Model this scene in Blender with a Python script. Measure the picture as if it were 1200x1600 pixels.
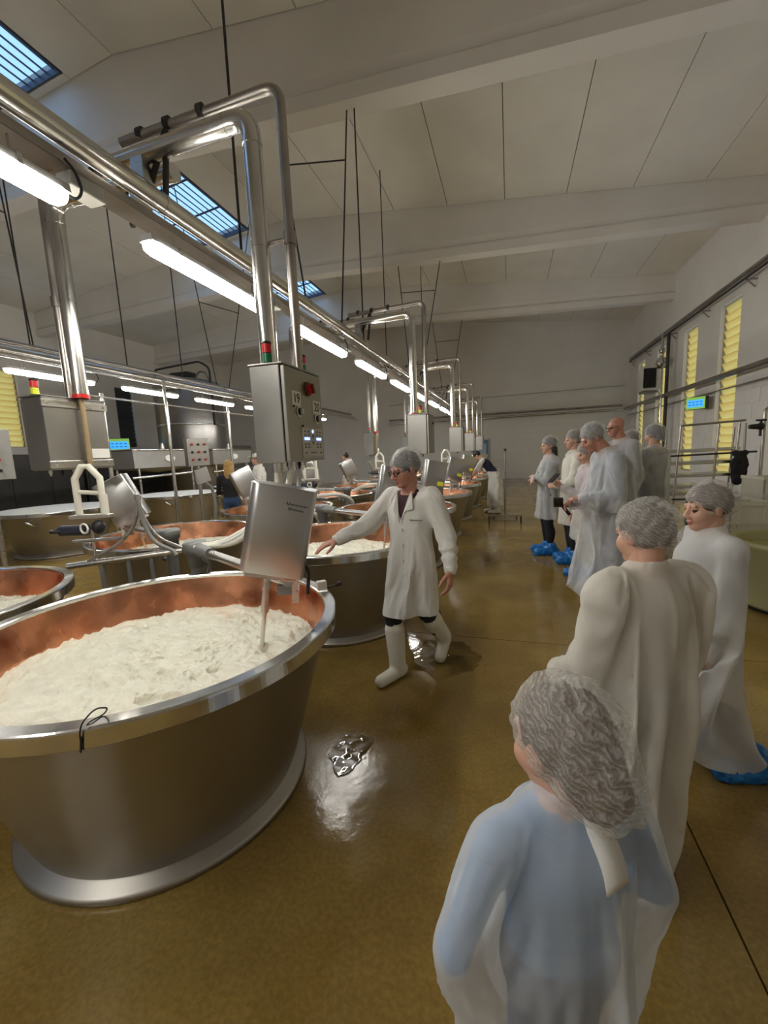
import bpy, bmesh, math, random
import numpy as np
from mathutils import Vector, Matrix, Euler
random.seed(7)
for o in list(bpy.data.objects): bpy.data.objects.remove(o)
SC = bpy.context.scene
COL = SC.collection
PI = math.pi

# ------------------------------------------------------------------ camera
F_PX, YAW, PITCH, ROLL, CAM_H = 650.0, math.radians(16.98), math.radians(-7.99), math.radians(-2.46), 1.6
fw = Vector((-math.sin(YAW)*math.cos(PITCH), math.cos(YAW)*math.cos(PITCH), math.sin(PITCH)))
r0 = Vector((math.cos(YAW), math.sin(YAW), 0)); u0 = r0.cross(fw)
rt = math.cos(ROLL)*r0 + math.sin(ROLL)*u0
up = -math.sin(ROLL)*r0 + math.cos(ROLL)*u0
cd = bpy.data.cameras.new('camera'); cam = bpy.data.objects.new('camera', cd); COL.objects.link(cam)
cd.sensor_fit = 'HORIZONTAL'; cd.sensor_width = 36; cd.lens = 36*F_PX/1200; cd.clip_start = .05; cd.clip_end = 200
cam.matrix_world = Matrix(((rt.x, up.x, -fw.x, 0), (rt.y, up.y, -fw.y, 0), (rt.z, up.z, -fw.z, CAM_H), (0, 0, 0, 1)))
SC.camera = cam

# ------------------------------------------------------------------ sky, exposure
w = bpy.data.worlds.new('sky'); SC.world = w; w.use_nodes = True
wb = w.node_tree.nodes['Background']; wb.inputs[0].default_value = (.40, .66, 1.0, 1); wb.inputs[1].default_value = .85
vs = SC.view_settings
vs.view_transform = 'Standard'; vs.look = 'None'; vs.gamma = 1; vs.use_curve_mapping = False; vs.exposure = 1.05
LAMP_E = 26.0          # emission of the fluorescent diffusers

# ------------------------------------------------------------------ materials
MATS = {}
def nodes(m):
    m.use_nodes = True
    nt = m.node_tree
    return nt, nt.nodes, nt.links, nt.nodes['Principled BSDF']
def mat(name, col, rough=.5, metal=0, noise=0, nscale=8, bump=0, bscale=40, spec=.5, rvar=0, emit=0, trans=0, sub=0, coord='Object', stretch=None):
    if name in MATS: return MATS[name]
    m = bpy.data.materials.new(name); nt, N, L, b = nodes(m)
    b.inputs['Base Color'].default_value = (*col, 1); b.inputs['Roughness'].default_value = rough
    b.inputs['Metallic'].default_value = metal; b.inputs['Specular IOR Level'].default_value = spec
    if trans: b.inputs['Transmission Weight'].default_value = trans
    if sub:
        b.inputs['Subsurface Weight'].default_value = sub; b.inputs['Subsurface Radius'].default_value = (.02, .008, .004)
    if emit:
        b.inputs['Emission Color'].default_value = (*col, 1); b.inputs['Emission Strength'].default_value = emit
    if noise or bump or rvar:
        tc = N.new('ShaderNodeTexCoord'); src = tc.outputs[coord]
        if stretch:
            mp = N.new('ShaderNodeMapping'); mp.inputs['Scale'].default_value = stretch; L.new(src, mp.inputs[0]); src = mp.outputs[0]
        if noise or rvar:
            nz = N.new('ShaderNodeTexNoise'); nz.inputs['Scale'].default_value = nscale; nz.inputs['Detail'].default_value = 5; L.new(src, nz.inputs[0])
        if noise:
            cr = N.new('ShaderNodeValToRGB'); L.new(nz.outputs[0], cr.inputs[0])
            cr.color_ramp.elements[0].position = .3; cr.color_ramp.elements[1].position = .7
            cr.color_ramp.elements[0].color = (*[max(0, c*(1-noise)) for c in col], 1)
            cr.color_ramp.elements[1].color = (*[min(1, c*(1+noise)) for c in col], 1)
            L.new(cr.outputs[0], b.inputs['Base Color'])
        if rvar:
            mr = N.new('ShaderNodeMapRange'); mr.inputs[1].default_value = .3; mr.inputs[2].default_value = .7
            mr.inputs[3].default_value = max(.02, rough-rvar); mr.inputs[4].default_value = min(1, rough+rvar)
            L.new(nz.outputs[0], mr.inputs[0]); L.new(mr.outputs[0], b.inputs['Roughness'])
        if bump:
            n2 = N.new('ShaderNodeTexNoise'); n2.inputs['Scale'].default_value = bscale; n2.inputs['Detail'].default_value = 4; L.new(src, n2.inputs[0])
            bp = N.new('ShaderNodeBump'); bp.inputs['Strength'].default_value = bump; bp.inputs['Distance'].default_value = .01
            L.new(n2.outputs[0], bp.inputs['Height']); L.new(bp.outputs[0], b.inputs['Normal'])
    MATS[name] = m
    return m
STEEL = mat('brushed_steel', (.56, .55, .53), .30, 1, .08, 3, .05, 60, rvar=.06, stretch=(1, 1, 8))
STEELV = mat('vat_steel', (.42, .40, .37), .42, 1, .10, 2, .03, 30, rvar=.05)
POLISH = mat('polished_steel', (.72, .72, .71), .16, 1, .05, 6, .04, 30, rvar=.06)
PIPE = mat('pipe_steel', (.66, .65, .62), .20, 1, .07, 3, rvar=.05)
DPIPE = mat('dull_pipe_steel', (.40, .37, .34), .34, 1, .15, 3, rvar=.08)
DARKM = mat('dark_iron', (.055, .05, .048), .55, .4, .3, 10)
CAST = mat('grey_cast_paint', (.20, .205, .20), .42, .3, .12, 12, .05, 60)
COPPER = mat('copper', (.70, .34, .20), .28, 1, .30, 5, .10, 12, rvar=.12)
WHITEP = mat('white_plastic', (.78, .77, .71), .4, 0, .06, 8)
GREYP = mat('grey_plastic', (.42, .42, .41), .5)
BLACKP = mat('black_plastic', (.012, .012, .014), .45)
RED = mat('red_plastic', (.55, .02, .02), .3)
GREEN = mat('green_plastic', (.01, .16, .06), .3)
YELLOW = mat('yellow_lens', (.75, .80, .05), .3)
ORANGE = mat('orange_plastic', (.8, .28, .02), .4)
BLUE = mat('blue_plastic', (.03, .16, .55), .4)
RUBBER = mat('hose_rubber', (.22, .22, .21), .5)
WALLM = mat('wall_paint', (.80, .775, .745), .6, 0, .05, .7, .04, 30)
TILEM = mat('wall_tile', (.80, .79, .77), .38, 0, .03, 2)
GROUT = mat('tile_grout', (.50, .49, .47), .8)
CEILM = mat('ceiling_panel_paint', (.80, .77, .70), .7, 0, .05, .9, .03, 25)
BEAMM = mat('beam_paint', (.80, .77, .73), .65, 0, .05, .8, .04, 20)
GAP = mat('panel_gap', (.10, .085, .075), .9)

def floor_material(name, dark=1.0):
    m = bpy.data.materials.new(name); nt, N, L, b = nodes(m)
    tc = N.new('ShaderNodeTexCoord')
    def noise(s, d=6, ro=.6):
        n = N.new('ShaderNodeTexNoise'); n.inputs['Scale'].default_value = s; n.inputs['Detail'].default_value = d
        n.inputs['Roughness'].default_value = ro; L.new(tc.outputs['Object'], n.inputs[0]); return n
    def ramp(src, els):
        c = N.new('ShaderNodeValToRGB'); L.new(src, c.inputs[0])
        c.color_ramp.elements[0].position = els[0][0]; c.color_ramp.elements[0].color = (*els[0][1], 1)
        c.color_ramp.elements[1].position = els[-1][0]; c.color_ramp.elements[1].color = (*els[-1][1], 1)
        for p, q in els[1:-1]:
            e = c.color_ramp.elements.new(p); e.color = (*q, 1)
        return c
    big = noise(.9); c1 = ramp(big.outputs[0], [(.30, (.165, .100, .023)), (.5, (.245, .158, .038)), (.72, (.345, .24, .068))])
    fine = noise(55, 3); c2 = ramp(fine.outputs[0], [(.35, (.78, .78, .78)), (.65, (1.1, 1.1, 1.1))])
    mx = N.new('ShaderNodeMixRGB'); mx.blend_type = 'MULTIPLY'; mx.inputs[0].default_value = .8
    L.new(c1.outputs[0], mx.inputs[1]); L.new(c2.outputs[0], mx.inputs[2]); L.new(mx.outputs[0], b.inputs['Base Color'])
    wet = noise(1.4, 4); r = N.new('ShaderNodeMapRange'); r.inputs[1].default_value = .38; r.inputs[2].default_value = .62
    r.inputs[3].default_value = .05; r.inputs[4].default_value = .22; L.new(wet.outputs[0], r.inputs[0]); L.new(r.outputs[0], b.inputs['Roughness'])
    rip = noise(9, 3); bp = N.new('ShaderNodeBump'); bp.inputs['Strength'].default_value = .10; bp.inputs['Distance'].default_value = .02
    L.new(rip.outputs[0], bp.inputs['Height'])
    bp2 = N.new('ShaderNodeBump'); bp2.inputs['Strength'].default_value = .12; bp2.inputs['Distance'].default_value = .002
    L.new(fine.outputs[0], bp2.inputs['Height']); L.new(bp.outputs[0], bp2.inputs['Normal']); L.new(bp2.outputs[0], b.inputs['Normal'])
    b.inputs['Specular IOR Level'].default_value = .6
    return m
FLOORM = floor_material('ochre_wet_floor')

def translucent(name, col, fac, alpha=0, rough=.6):
    m = bpy.data.materials.new(name); nt, N, L, b = nodes(m)
    b.inputs['Base Color'].default_value = (*col, 1); b.inputs['Roughness'].default_value = rough
    t = N.new('ShaderNodeBsdfTranslucent'); t.inputs[0].default_value = (*col, 1)
    mx = N.new('ShaderNodeMixShader'); mx.inputs[0].default_value = fac
    L.new(b.outputs[0], mx.inputs[1]); L.new(t.outputs[0], mx.inputs[2])
    out = N['Material Output']; last = mx
    if alpha:
        tr = N.new('ShaderNodeBsdfTransparent'); m2 = N.new('ShaderNodeMixShader'); m2.inputs[0].default_value = alpha
        L.new(mx.outputs[0], m2.inputs[1]); L.new(tr.outputs[0], m2.inputs[2]); last = m2
    L.new(last.outputs[0], out.inputs[0])
    return m
SLATM = translucent('yellow_fibreglass', (1.0, .79, .40), .8)
def emission(name, col, s, base=(.02, .03, .05)):
    m = bpy.data.materials.new(name); nt, N, L, b = nodes(m)
    b.inputs['Base Color'].default_value = (*base, 1); b.inputs['Emission Color'].default_value = (*col, 1); b.inputs['Emission Strength'].default_value = s
    return m
LAMPM = emission('lamp_diffuser_lit', (1.0, .965, .89), LAMP_E, (.8, .8, .8))
LCD = emission('blue_display', (.05, .42, 1.0), .55)
LEDG = emission('green_display_frame', (.35, .75, .10), .28)
BLUELED = emission('blue_key_light', (.16, .25, 1.0), 2.5)
GLASSM = bpy.data.materials.new('skylight_glass')
nt, N, L, b = nodes(GLASSM)
tr = N.new('ShaderNodeBsdfTransparent'); tr.inputs[0].default_value = (.90, .95, 1, 1); mx = N.new('ShaderNodeMixShader'); mx.inputs[0].default_value = .12
b.inputs['Roughness'].default_value = .1; L.new(tr.outputs[0], mx.inputs[1]); L.new(b.outputs[0], mx.inputs[2]); L.new(mx.outputs[0], N['Material Output'].inputs[0])

# ------------------------------------------------------------------ mesh helpers
class MB:
    def __init__(s): s.v = []; s.f = []; s.sm = []
    def add(s, V, Fc, smooth=False):
        o = len(s.v); s.v += [tuple(v) for v in V]; s.f += [tuple(i+o for i in f) for f in Fc]; s.sm += [smooth]*len(Fc); return s
    def box(s, c, d, R=None, bev=0):
        c = Vector(c); hx, hy, hz = d[0]/2, d[1]/2, d[2]/2
        if bev:
            bm = bmesh.new(); bmesh.ops.create_cube(bm, size=1)
            for v in bm.verts: v.co = Vector((v.co.x*d[0], v.co.y*d[1], v.co.z*d[2]))
            bmesh.ops.bevel(bm, geom=bm.edges[:], offset=bev, segments=2, affect='EDGES', profile=.5)
            bm.verts.index_update()
            V = [v.co.copy() for v in bm.verts]; Fc = [[v.index for v in f.verts] for f in bm.faces]; bm.free()
        else:
            V = [Vector((x, y, z)) for x in (-hx, hx) for y in (-hy, hy) for z in (-hz, hz)]
            Fc = [(0, 1, 3, 2), (4, 6, 7, 5), (0, 4, 5, 1), (2, 3, 7, 6), (0, 2, 6, 4), (1, 5, 7, 3)]
        if R is not None: V = [R @ v for v in V]
        return s.add([v+c for v in V], Fc)
    def bx(s, x0, x1, y0, y1, z0, z1, bev=0):
        return s.box(((x0+x1)/2, (y0+y1)/2, (z0+z1)/2), (abs(x1-x0), abs(y1-y0), abs(z1-z0)), None, bev)
    def cyl(s, p0, p1, r0, r1=None, n=14, cap=True):
        p0, p1 = Vector(p0), Vector(p1); r1 = r0 if r1 is None else r1
        a = (p1-p0); q = a.to_track_quat('Z', 'Y')
        V = []
        for p, r in ((p0, r0), (p1, r1)):
            for i in range(n):
                t = 2*PI*i/n; V.append(p+q @ Vector((r*math.cos(t), r*math.sin(t), 0)))
        s.add(V, [(i, (i+1) % n, n+(i+1) % n, n+i) for i in range(n)], True)
        if cap:
            s.add(V[:n], [tuple(range(n-1, -1, -1))]); s.add(V[n:], [tuple(range(n))])
        return s
    def tube(s, path, r, n=10, bend=0, closed=False):
        P = [Vector(p) for p in path]
        if bend:
            Q = [P[0]]
            for i in range(1, len(P)-1):
                a, b_, c = P[i-1], P[i], P[i+1]
                d1 = (a-b_); d2 = (c-b_); k = min(bend, d1.length*.49, d2.length*.49)
                s0 = b_+d1.normalized()*k; s1 = b_+d2.normalized()*k
                for j in range(7):
                    t = j/6; Q.append(s0*(1-t)**2+b_*2*t*(1-t)+s1*t*t)
            Q.append(P[-1]); P = Q
        m = len(P); V = []; up_ = None
        for i, p in enumerate(P):
            t = (P[(i+1) % m]-P[i-1]) if closed else (P[min(i+1, m-1)]-P[max(i-1, 0)])
            t.normalize()
            if up_ is None:
                up_ = Vector((0, 0, 1)) if abs(t.z) < .9 else Vector((1, 0, 0))
            x = t.cross(up_).normalized(); up_ = x.cross(t).normalized()
            rr = r[i] if isinstance(r, (list, tuple)) else r
            for j in range(n):
                g = 2*PI*j/n; V.append(p+x*rr*math.cos(g)+up_*rr*math.sin(g))
        Fc = []
        for i in range(m if closed else m-1):
            for j in range(n):
                a = i*n+j; b_ = i*n+(j+1) % n; k = ((i+1) % m)*n
                Fc.append((a, b_, k+(j+1) % n, k+j))
        s.add(V, Fc, True)
        if not closed:
            s.add(V[:n], [tuple(range(n-1, -1, -1))]); s.add(V[-n:], [tuple(range(n))])
        return s
    def lathe(s, prof, n=48, c=(0, 0, 0), smooth=True, close=False):
        V = []; c = Vector(c)
        for r, z in prof:
            for i in range(n):
                t = 2*PI*i/n; V.append(c+Vector((r*math.cos(t), r*math.sin(t), z)))
        m = len(prof)
        Fc = [(k*n+i, k*n+(i+1) % n, ((k+1) % m)*n+(i+1) % n, ((k+1) % m)*n+i) for k in range(m if close else m-1) for i in range(n)]
        return s.add(V, Fc, smooth)
    def prism(s, poly, axis, a0, a1):
        # polygon (list of 2-tuples) extruded along axis 'x','y','z'
        n = len(poly)
        def P(u, v, a): return {'x': (a, u, v), 'y': (u, a, v), 'z': (u, v, a)}[axis]
        V = [P(u, v, a0) for u, v in poly]+[P(u, v, a1) for u, v in poly]
        Fc = [(i, (i+1) % n, n+(i+1) % n, n+i) for i in range(n)]+[tuple(range(n-1, -1, -1)), tuple(range(n, 2*n))]
        return s.add(V, Fc)
    def sphere(s, c, r, n=12, m=8):
        r = r if isinstance(r, (tuple, list)) else (r, r, r); c = Vector(c); V = []; Fc = []
        V.append(c+Vector((0, 0, r[2])))
        for k in range(1, m):
            p = PI*k/m
            for i in range(n):
                t = 2*PI*i/n; V.append(c+Vector((r[0]*math.sin(p)*math.cos(t), r[1]*math.sin(p)*math.sin(t), r[2]*math.cos(p))))
        V.append(c-Vector((0, 0, r[2])))
        Fc += [(0, 1+i, 1+(i+1) % n) for i in range(n)]
        for k in range(m-2):
            Fc += [(1+k*n+i, 1+(k+1)*n+i, 1+(k+1)*n+(i+1) % n, 1+k*n+(i+1) % n) for i in range(n)]
        e = len(V)-1; Fc += [(e, 1+(m-2)*n+(i+1) % n, 1+(m-2)*n+i) for i in range(n)]
        return s.add(V, Fc, True)
    def mesh(s, name, m):
        me = bpy.data.meshes.new(name); me.from_pydata([tuple(v) for v in s.v], [], s.f)
        me.polygons.foreach_set('use_smooth', s.sm); me.materials.append(m)
        bm = bmesh.new(); bm.from_mesh(me); bmesh.ops.recalc_face_normals(bm, faces=bm.faces[:]); bm.to_mesh(me); bm.free()
        me.update(); return me
    def build(s, name, m, parent=None, loc=None):
        o = bpy.data.objects.new(name, s.mesh(name, m)); COL.objects.link(o)
        if parent is not None: o.parent = parent
        if loc is not None: o.location = loc
        return o
def rotm(rx=0, ry=0, rz=0): return Euler((rx, ry, rz)).to_matrix()
def tag(o, label=None, cat=None, group=None, kind=None):
    if label: o['label'] = label
    if cat: o['category'] = cat
    if group: o['group'] = group
    if kind: o['kind'] = kind
    return o
def thing(name, label, cat, loc=(0, 0, 0), rz=0, group=None):
    o = bpy.data.objects.new(name, None); COL.objects.link(o); o.location = loc; o.rotation_euler = (0, 0, rz); o.empty_display_size = .1
    return tag(o, label, cat, group)
def copy_thing(root, loc, rz=None, label=None, group=None):
    def cp(o, par):
        c = o.copy(); COL.objects.link(c); c.parent = par
        for ch in list(o.children): cp(ch, c)
        return c
    r = cp(root, None); r.location = loc
    if rz is not None: r.rotation_euler = (0, 0, rz)
    if label: r['label'] = label
    if group: r['group'] = group
    return r
def inst(name, me, loc, parent, rot=None):
    o = bpy.data.objects.new(name, me); COL.objects.link(o); o.location = loc; o.parent = parent
    if rot: o.rotation_euler = rot
    return o
def text(name, s, size, m, parent, loc, rot, ext=.0008, align='CENTER'):
    cu = bpy.data.curves.new(name, 'FONT'); cu.body = s; cu.size = size; cu.extrude = ext; cu.align_x = align; cu.align_y = 'CENTER'
    t = bpy.data.objects.new(name, cu); COL.objects.link(t)
    dg = bpy.context.evaluated_depsgraph_get(); me = bpy.data.meshes.new_from_object(t.evaluated_get(dg)); bpy.data.objects.remove(t)
    me.materials.clear(); me.materials.append(m)
    o = bpy.data.objects.new(name, me); COL.objects.link(o); o.parent = parent; o.location = loc; o.rotation_euler = rot
    return o
# ================================================================== structure
XR, XL, YF, YB = 5.55, -17.3, -5.0, 23.2
XRG, ZE, ZRG = -6.6, 7.35, 8.65               # ridge position, eaves, ridge height (underside of the panels)
SL = (ZRG-ZE)/(XR-XRG); SLL = (ZRG-7.45)/(XRG-XL)
def zroof(x): return ZE+SL*(XR-x) if x > XRG else ZRG-SLL*(XRG-x)
def struct(o): o['kind'] = 'structure'; return o
# floor: dark bed and separate slabs with open joints
floor = struct(MB().bx(XL-.2, XR+.2, YF-.2, YB+.2, -.30, -.03).build('floor', GAP))
fx = [XL, -12.6, -8.4, -3.75, .718, 3.2, XR]; fy = [YF, -1.0, 3.46, 7.9, 12.3, 16.7, YB]
for i in range(len(fx)-1):
    for j in range(len(fy)-1):
        g = .004
        MB().bx(fx[i]+g, fx[i+1]-g, fy[j]+g, fy[j+1]-g, -.03, 0).build('floor_slab', FLOORM, floor)
def wall_y(name, x0, x1, wins, z1):        # a side wall with window openings, thickness from x0 (inner) to x1
    m = MB(); ys = YF
    for (a, b_, zb, zt) in wins:
        m.bx(x0, x1, ys, a, 0, z1); m.bx(x0, x1, a, b_, 0, zb); m.bx(x0, x1, a, b_, zt, z1); ys = b_
    m.bx(x0, x1, ys, YB+.3, 0, z1)
    return struct(m.build(name, WALLM))
WR = [(2.7, 3.75, .62, 5.15), (5.3, 6.35, .62, 5.15), (7.9, 8.95, .62, 5.15), (10.4, 11.42, .62, 5.15), (13.15, 14.25, .62, 5.17), (15.68, 16.75, .62, 5.15), (18.35, 19.4, .62, 5.12), (20.95, 21.9, .62, 5.10)]
WL = [(2.7, 3.75, 2.4, 5.15), (5.3, 6.35, 2.4, 5.15), (7.9, 8.95, 2.4, 5.15), (10.35, 11.3, 2.4, 5.15), (13.0, 13.9, 2.4, 5.15), (15.3, 16.25, 2.4, 5.15), (18.3, 19.3, 2.4, 5.15)]
wall_right = wall_y('wall_right', XR, XR+.35, WR, ZE+.35)
wall_left = wall_y('wall_left', XL-.35, XL, WL, 7.45+.35)
gab = [(XL-.3, 0), (XR+.3, 0), (XR+.3, ZE+.3), (XRG, ZRG+.3), (XL-.3, 7.45+.3)]
wall_back = struct(MB().prism(gab, 'y', YB, YB+.3).build('wall_back', WALLM))
wall_front = struct(MB().prism(gab, 'y', YF-.3, YF).build('wall_front', WALLM))
# tiles on the lower walls
tw, th = .62, .345
tme = MB().box((0, 0, 0), (.016, tw-.012, th-.012), None, .004).mesh('wall_tile', TILEM)
tmb = MB().box((0, 0, 0), (tw-.012, .016, th-.012), None, .004).mesh('wall_tile', TILEM)
struct(MB().bx(XR-.008, XR+.001, 8.98, 10.37, 0, 3.1).build('trim_1', GROUT))
for r in range(9):
    z = th*(r+.5); off = (r % 2)*tw/2
    y = 6.4+off
    while y < YB-.35:
        a, b_ = y-tw/2, y+tw/2
        if not any(a < wn[1] and b_ > wn[0] and z+th/2 > wn[2] for wn in WR):
            inst('tile', tme, (XR-.004, y, z), wall_right)
        y += tw
    x = XR-.36-off
    while x > -7.6:
        inst('tile', tmb, (x, YB-.004, z), wall_back)
        x -= tw
# windows: yellow fibreglass louvre slats
def louvre(n, x0, x1, wn, yellow=True, end=''):
    y0, y1, z0, z1 = wn; xm = (x0+x1)/2
    w = struct(MB().bx(xm-.03, xm+.03, y0, y0+.03, z0, z1).bx(xm-.03, xm+.03, y1-.03, y1, z0, z1).bx(xm-.03, xm+.03, y0, y1, z0, z0+.03).bx(xm-.03, xm+.03, y0, y1, z1-.03, z1).build('window_%d%s' % (n, end), DPIPE))
    k = int(round((z1-z0-.06)/.212)); st = (z1-z0-.06)/k
    sg = 1 if xm > 0 else -1
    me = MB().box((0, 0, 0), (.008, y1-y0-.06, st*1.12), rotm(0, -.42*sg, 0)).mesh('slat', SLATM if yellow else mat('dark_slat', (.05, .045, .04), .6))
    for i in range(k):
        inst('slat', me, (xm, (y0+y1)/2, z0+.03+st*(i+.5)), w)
wn = 1
for q in WR: louvre(wn, XR+.05, XR+.23, q, True, '_offscreen' if q[1] < 12 else ''); wn += 1     # the row goes on past the right edge of the picture
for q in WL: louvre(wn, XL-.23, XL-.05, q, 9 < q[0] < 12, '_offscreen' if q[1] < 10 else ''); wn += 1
# ceiling: roof deck, panels with joints, beams, skylights
BY = [-4.55, 1.05, 6.65, 12.25, 17.85]       # near faces of the beams
BT = .30
dk = .10; SKX0, SKX1 = -9.8, -7.6
deck = MB()
def slab(m, x0, x1, y0, y1, t0, t1):
    p = [(x0, zroof(x0)+t0), (x1, zroof(x1)+t0), (x1, zroof(x1)+t1), (x0, zroof(x0)+t1)]
    m.prism(p, 'y', y0, y1)
bays = [(YF, BY[1])]+[(BY[i]+BT, BY[i+1]) for i in range(1, 4)]+[(BY[4]+BT, YB)]
sky = [(-3.9, .9), (BY[1]+.5, 6.5), (BY[2]+.5, 12.1), (BY[3]+.5, 17.7)]
slab(deck, XRG, XR+.3, YF-.3, YB+.3, dk, dk+.15); slab(deck, SKX1, XRG, YF-.3, YB+.3, dk, dk+.15); slab(deck, XL-.3, SKX0, YF-.3, YB+.3, dk, dk+.15)
e = YF-.3
for s0, s1 in sky:
    slab(deck, SKX0, SKX1, e, s0, dk, dk+.15); e = s1
slab(deck, SKX0, SKX1, e, YB+.3, dk, dk+.15)
ceiling = struct(deck.build('ceiling', mat('roof_deck', (.42, .40, .37), .8)))
px = [XR]+[4.30-1.474*i for i in range(8)]
px = px[:8]+[XRG]; lx = [XRG, SKX1, SKX0]+[SKX0-1.4*(i+1) for i in range(4)]+[XL]
for bi, (y0, y1) in enumerate(bays):
    for i in range(len(px)-1):
        m = MB(); slab(m, px[i+1]+.008, px[i]-.008, y0+.012, y1-.012, 0, .09); m.build('ceiling_panel', CEILM, ceiling)
    for i in range(len(lx)-1):
        if i == 1 and bi < len(sky):
            for a, b_ in ((y0, sky[bi][0]), (sky[bi][1], y1)):
                m = MB(); slab(m, lx[i+1]+.008, lx[i]-.008, a+.012, b_-.004, 0, .09); m.build('ceiling_panel', CEILM, ceiling)
        else:
            m = MB(); slab(m, lx[i+1]+.008, lx[i]-.008, y0+.012, y1-.012, 0, .09); m.build('ceiling_panel', CEILM, ceiling)
FRAMEM = mat('skylight_frame', (.07, .08, .11), .5, .3)
for i, (y0, y1) in enumerate(sky):
    fr = MB()
    for y in (y0+.02, y1-.02):
        fr.prism([(SKX0, zroof(SKX0)+.0), (SKX1, zroof(SKX1)+.0), (SKX1, zroof(SKX1)+.12), (SKX0, zroof(SKX0)+.12)], 'y', y-.012, y+.012)
    for x in (SKX0+.02, SKX1-.02): fr.bx(x-.014, x+.014, y0, y1, zroof(x)-.02, zroof(x)+.10)
    sk = struct(fr.build('window_%d%s' % (wn, '_offscreen' if y1 < 1 else ''), FRAMEM)); wn += 1
    k = 4
    for j in range(1, k):
        y = y0+(y1-y0)*j/k; m = MB()
        m.tube([(SKX0, y, zroof(SKX0)+.05), (SKX1, y, zroof(SKX1)+.05)], .025, 6); m.build('glazing_bar', FRAMEM, sk)
    for j in range(1, 13):
        x = SKX0+(SKX1-SKX0)*j/13; MB().bx(x-.007, x+.007, y0, y1, zroof(x)+.09, zroof(x)+.12).build('glazing_bar', FRAMEM, sk)
    for j in range(k):
        m = MB(); slab(m, SKX0+.03, SKX1-.03, y0+(y1-y0)*j/k+.01, y0+(y1-y0)*(j+1)/k-.01, .135, .145); m.build('pane', GLASSM, sk)
for i, y in enumerate(BY):
    zb = lambda x: 6.53+.041*(XR-x) if x > XRG else 6.53+.041*(XR-XRG)-.041*(XRG-x)
    xs = [XL, XRG, XR]
    m = MB(); V = []; prof = [(0, 1.0, .06), (0, 0, .42), (.05, 0, .30), (-.03, 0, .22), (-.03, 0, 0), (BT+.03, 0, 0), (BT+.03, 0, .22), (BT-.05, 0, .30), (BT, 0, .42), (BT, 1.0, .06)]
    for x in xs:
        for (dy, top, dz) in prof: V.append((x, y+dy, zroof(x)+dz if top else zb(x)+dz))
    n = len(prof); Fc = [(k*n+j, k*n+(j+1) % n, (k+1)*n+(j+1) % n, (k+1)*n+j) for k in range(2) for j in range(n)]
    Fc += [tuple(range(n)), tuple(range(2*n, 3*n))]
    m.add(V, Fc); struct(m.build('trim_%d' % (i+2), BEAMM))
# ================================================================== lamps
def lamp_proto():
    t = thing('fluorescent_lamp', 'x', 'lamp')
    L_ = 1.46
    MB().prism([(-.055, .02), (.055, .02), (.048, .062), (-.048, .062)], 'y', 0, L_).build('housing', GREYP, t)
    d = MB(); pr = [(-.058, .022), (-.052, -.02), (-.03, -.045), (.03, -.045), (.052, -.02), (.058, .022)]
    n = len(pr); V = []
    for y, s in ((0, .55), (.02, .9), (.06, 1), (L_-.06, 1), (L_-.02, .9), (L_, .55)):
        V += [(x*s, y, .022+(z-.022)*s) for x, z in pr]
    Fc = [(k*n+j, k*n+(j+1) % n, (k+1)*n+(j+1) % n, (k+1)*n+j) for k in range(5) for j in range(n)]+[tuple(range(n)), tuple(range(5*n, 6*n))]
    d.add(V, Fc, False).build('diffuser', LAMPM, t)
    for y in (.25, L_-.25):
        MB().bx(-.062, .062, y-.012, y+.012, .018, .068).build('clip', STEEL, t)
        MB().cyl((0, y, .06), (0, y, .16), .006, n=6).build('hanger_stud', DPIPE, t)
    MB().tube([(0, L_-.03, .05), (.01, L_+.06, .02), (.02, L_+.10, .09), (.02, L_+.07, .17), (0, L_+.03, .22)], .008, 6, .06).build('cable', BLACKP, t)
    return t
LX, LZ = -2.30, 3.03
lp = lamp_proto(); lp.location = (LX, .42, LZ)
lp['label'] = 'lit fluorescent lamp under the main steel pipe'; lp['group'] = 'lamps under the main pipe'
ORD = ['first', 'second', 'third', 'fourth', 'fifth', 'sixth', 'seventh', 'eighth', 'ninth', 'tenth', 'eleventh', 'twelfth']
lp['label'] = 'lit fluorescent lamp above the vat with a wire loop on its rim'
def off(t):          # lamps of a row that goes on beyond the picture
    t.name = 'fluorescent_lamp_offscreen'
    for c in t.children:
        if c.name.startswith('diffuser'): c.name = 'diffuser_offscreen'
for k in range(-2, 9):
    if k == 0: continue
    lq = copy_thing(lp, (LX+.012*k, .42+1.98*k, LZ), None, 'lit fluorescent lamp beside the drop pipes of cabinet 19 and 20' if k == 1 else ('lit lamp under the main pipe, %s past cabinet 19 and 20' % ORD[k-2] if k > 1 else 'lit lamp under the main pipe, %s before the wire-loop vat' % ORD[-k-1]))
    if k < 0: off(lq)
for k in range(-1, 6):
    lq = copy_thing(lp, (-7.5, 4.75+2.08*k, 3.14), None, 'lit lamp on the far pipe rack, %s along from the pale button panel' % ORD[k+1], 'lamps on the far pipe rack')
    if k < 0: off(lq)
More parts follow.
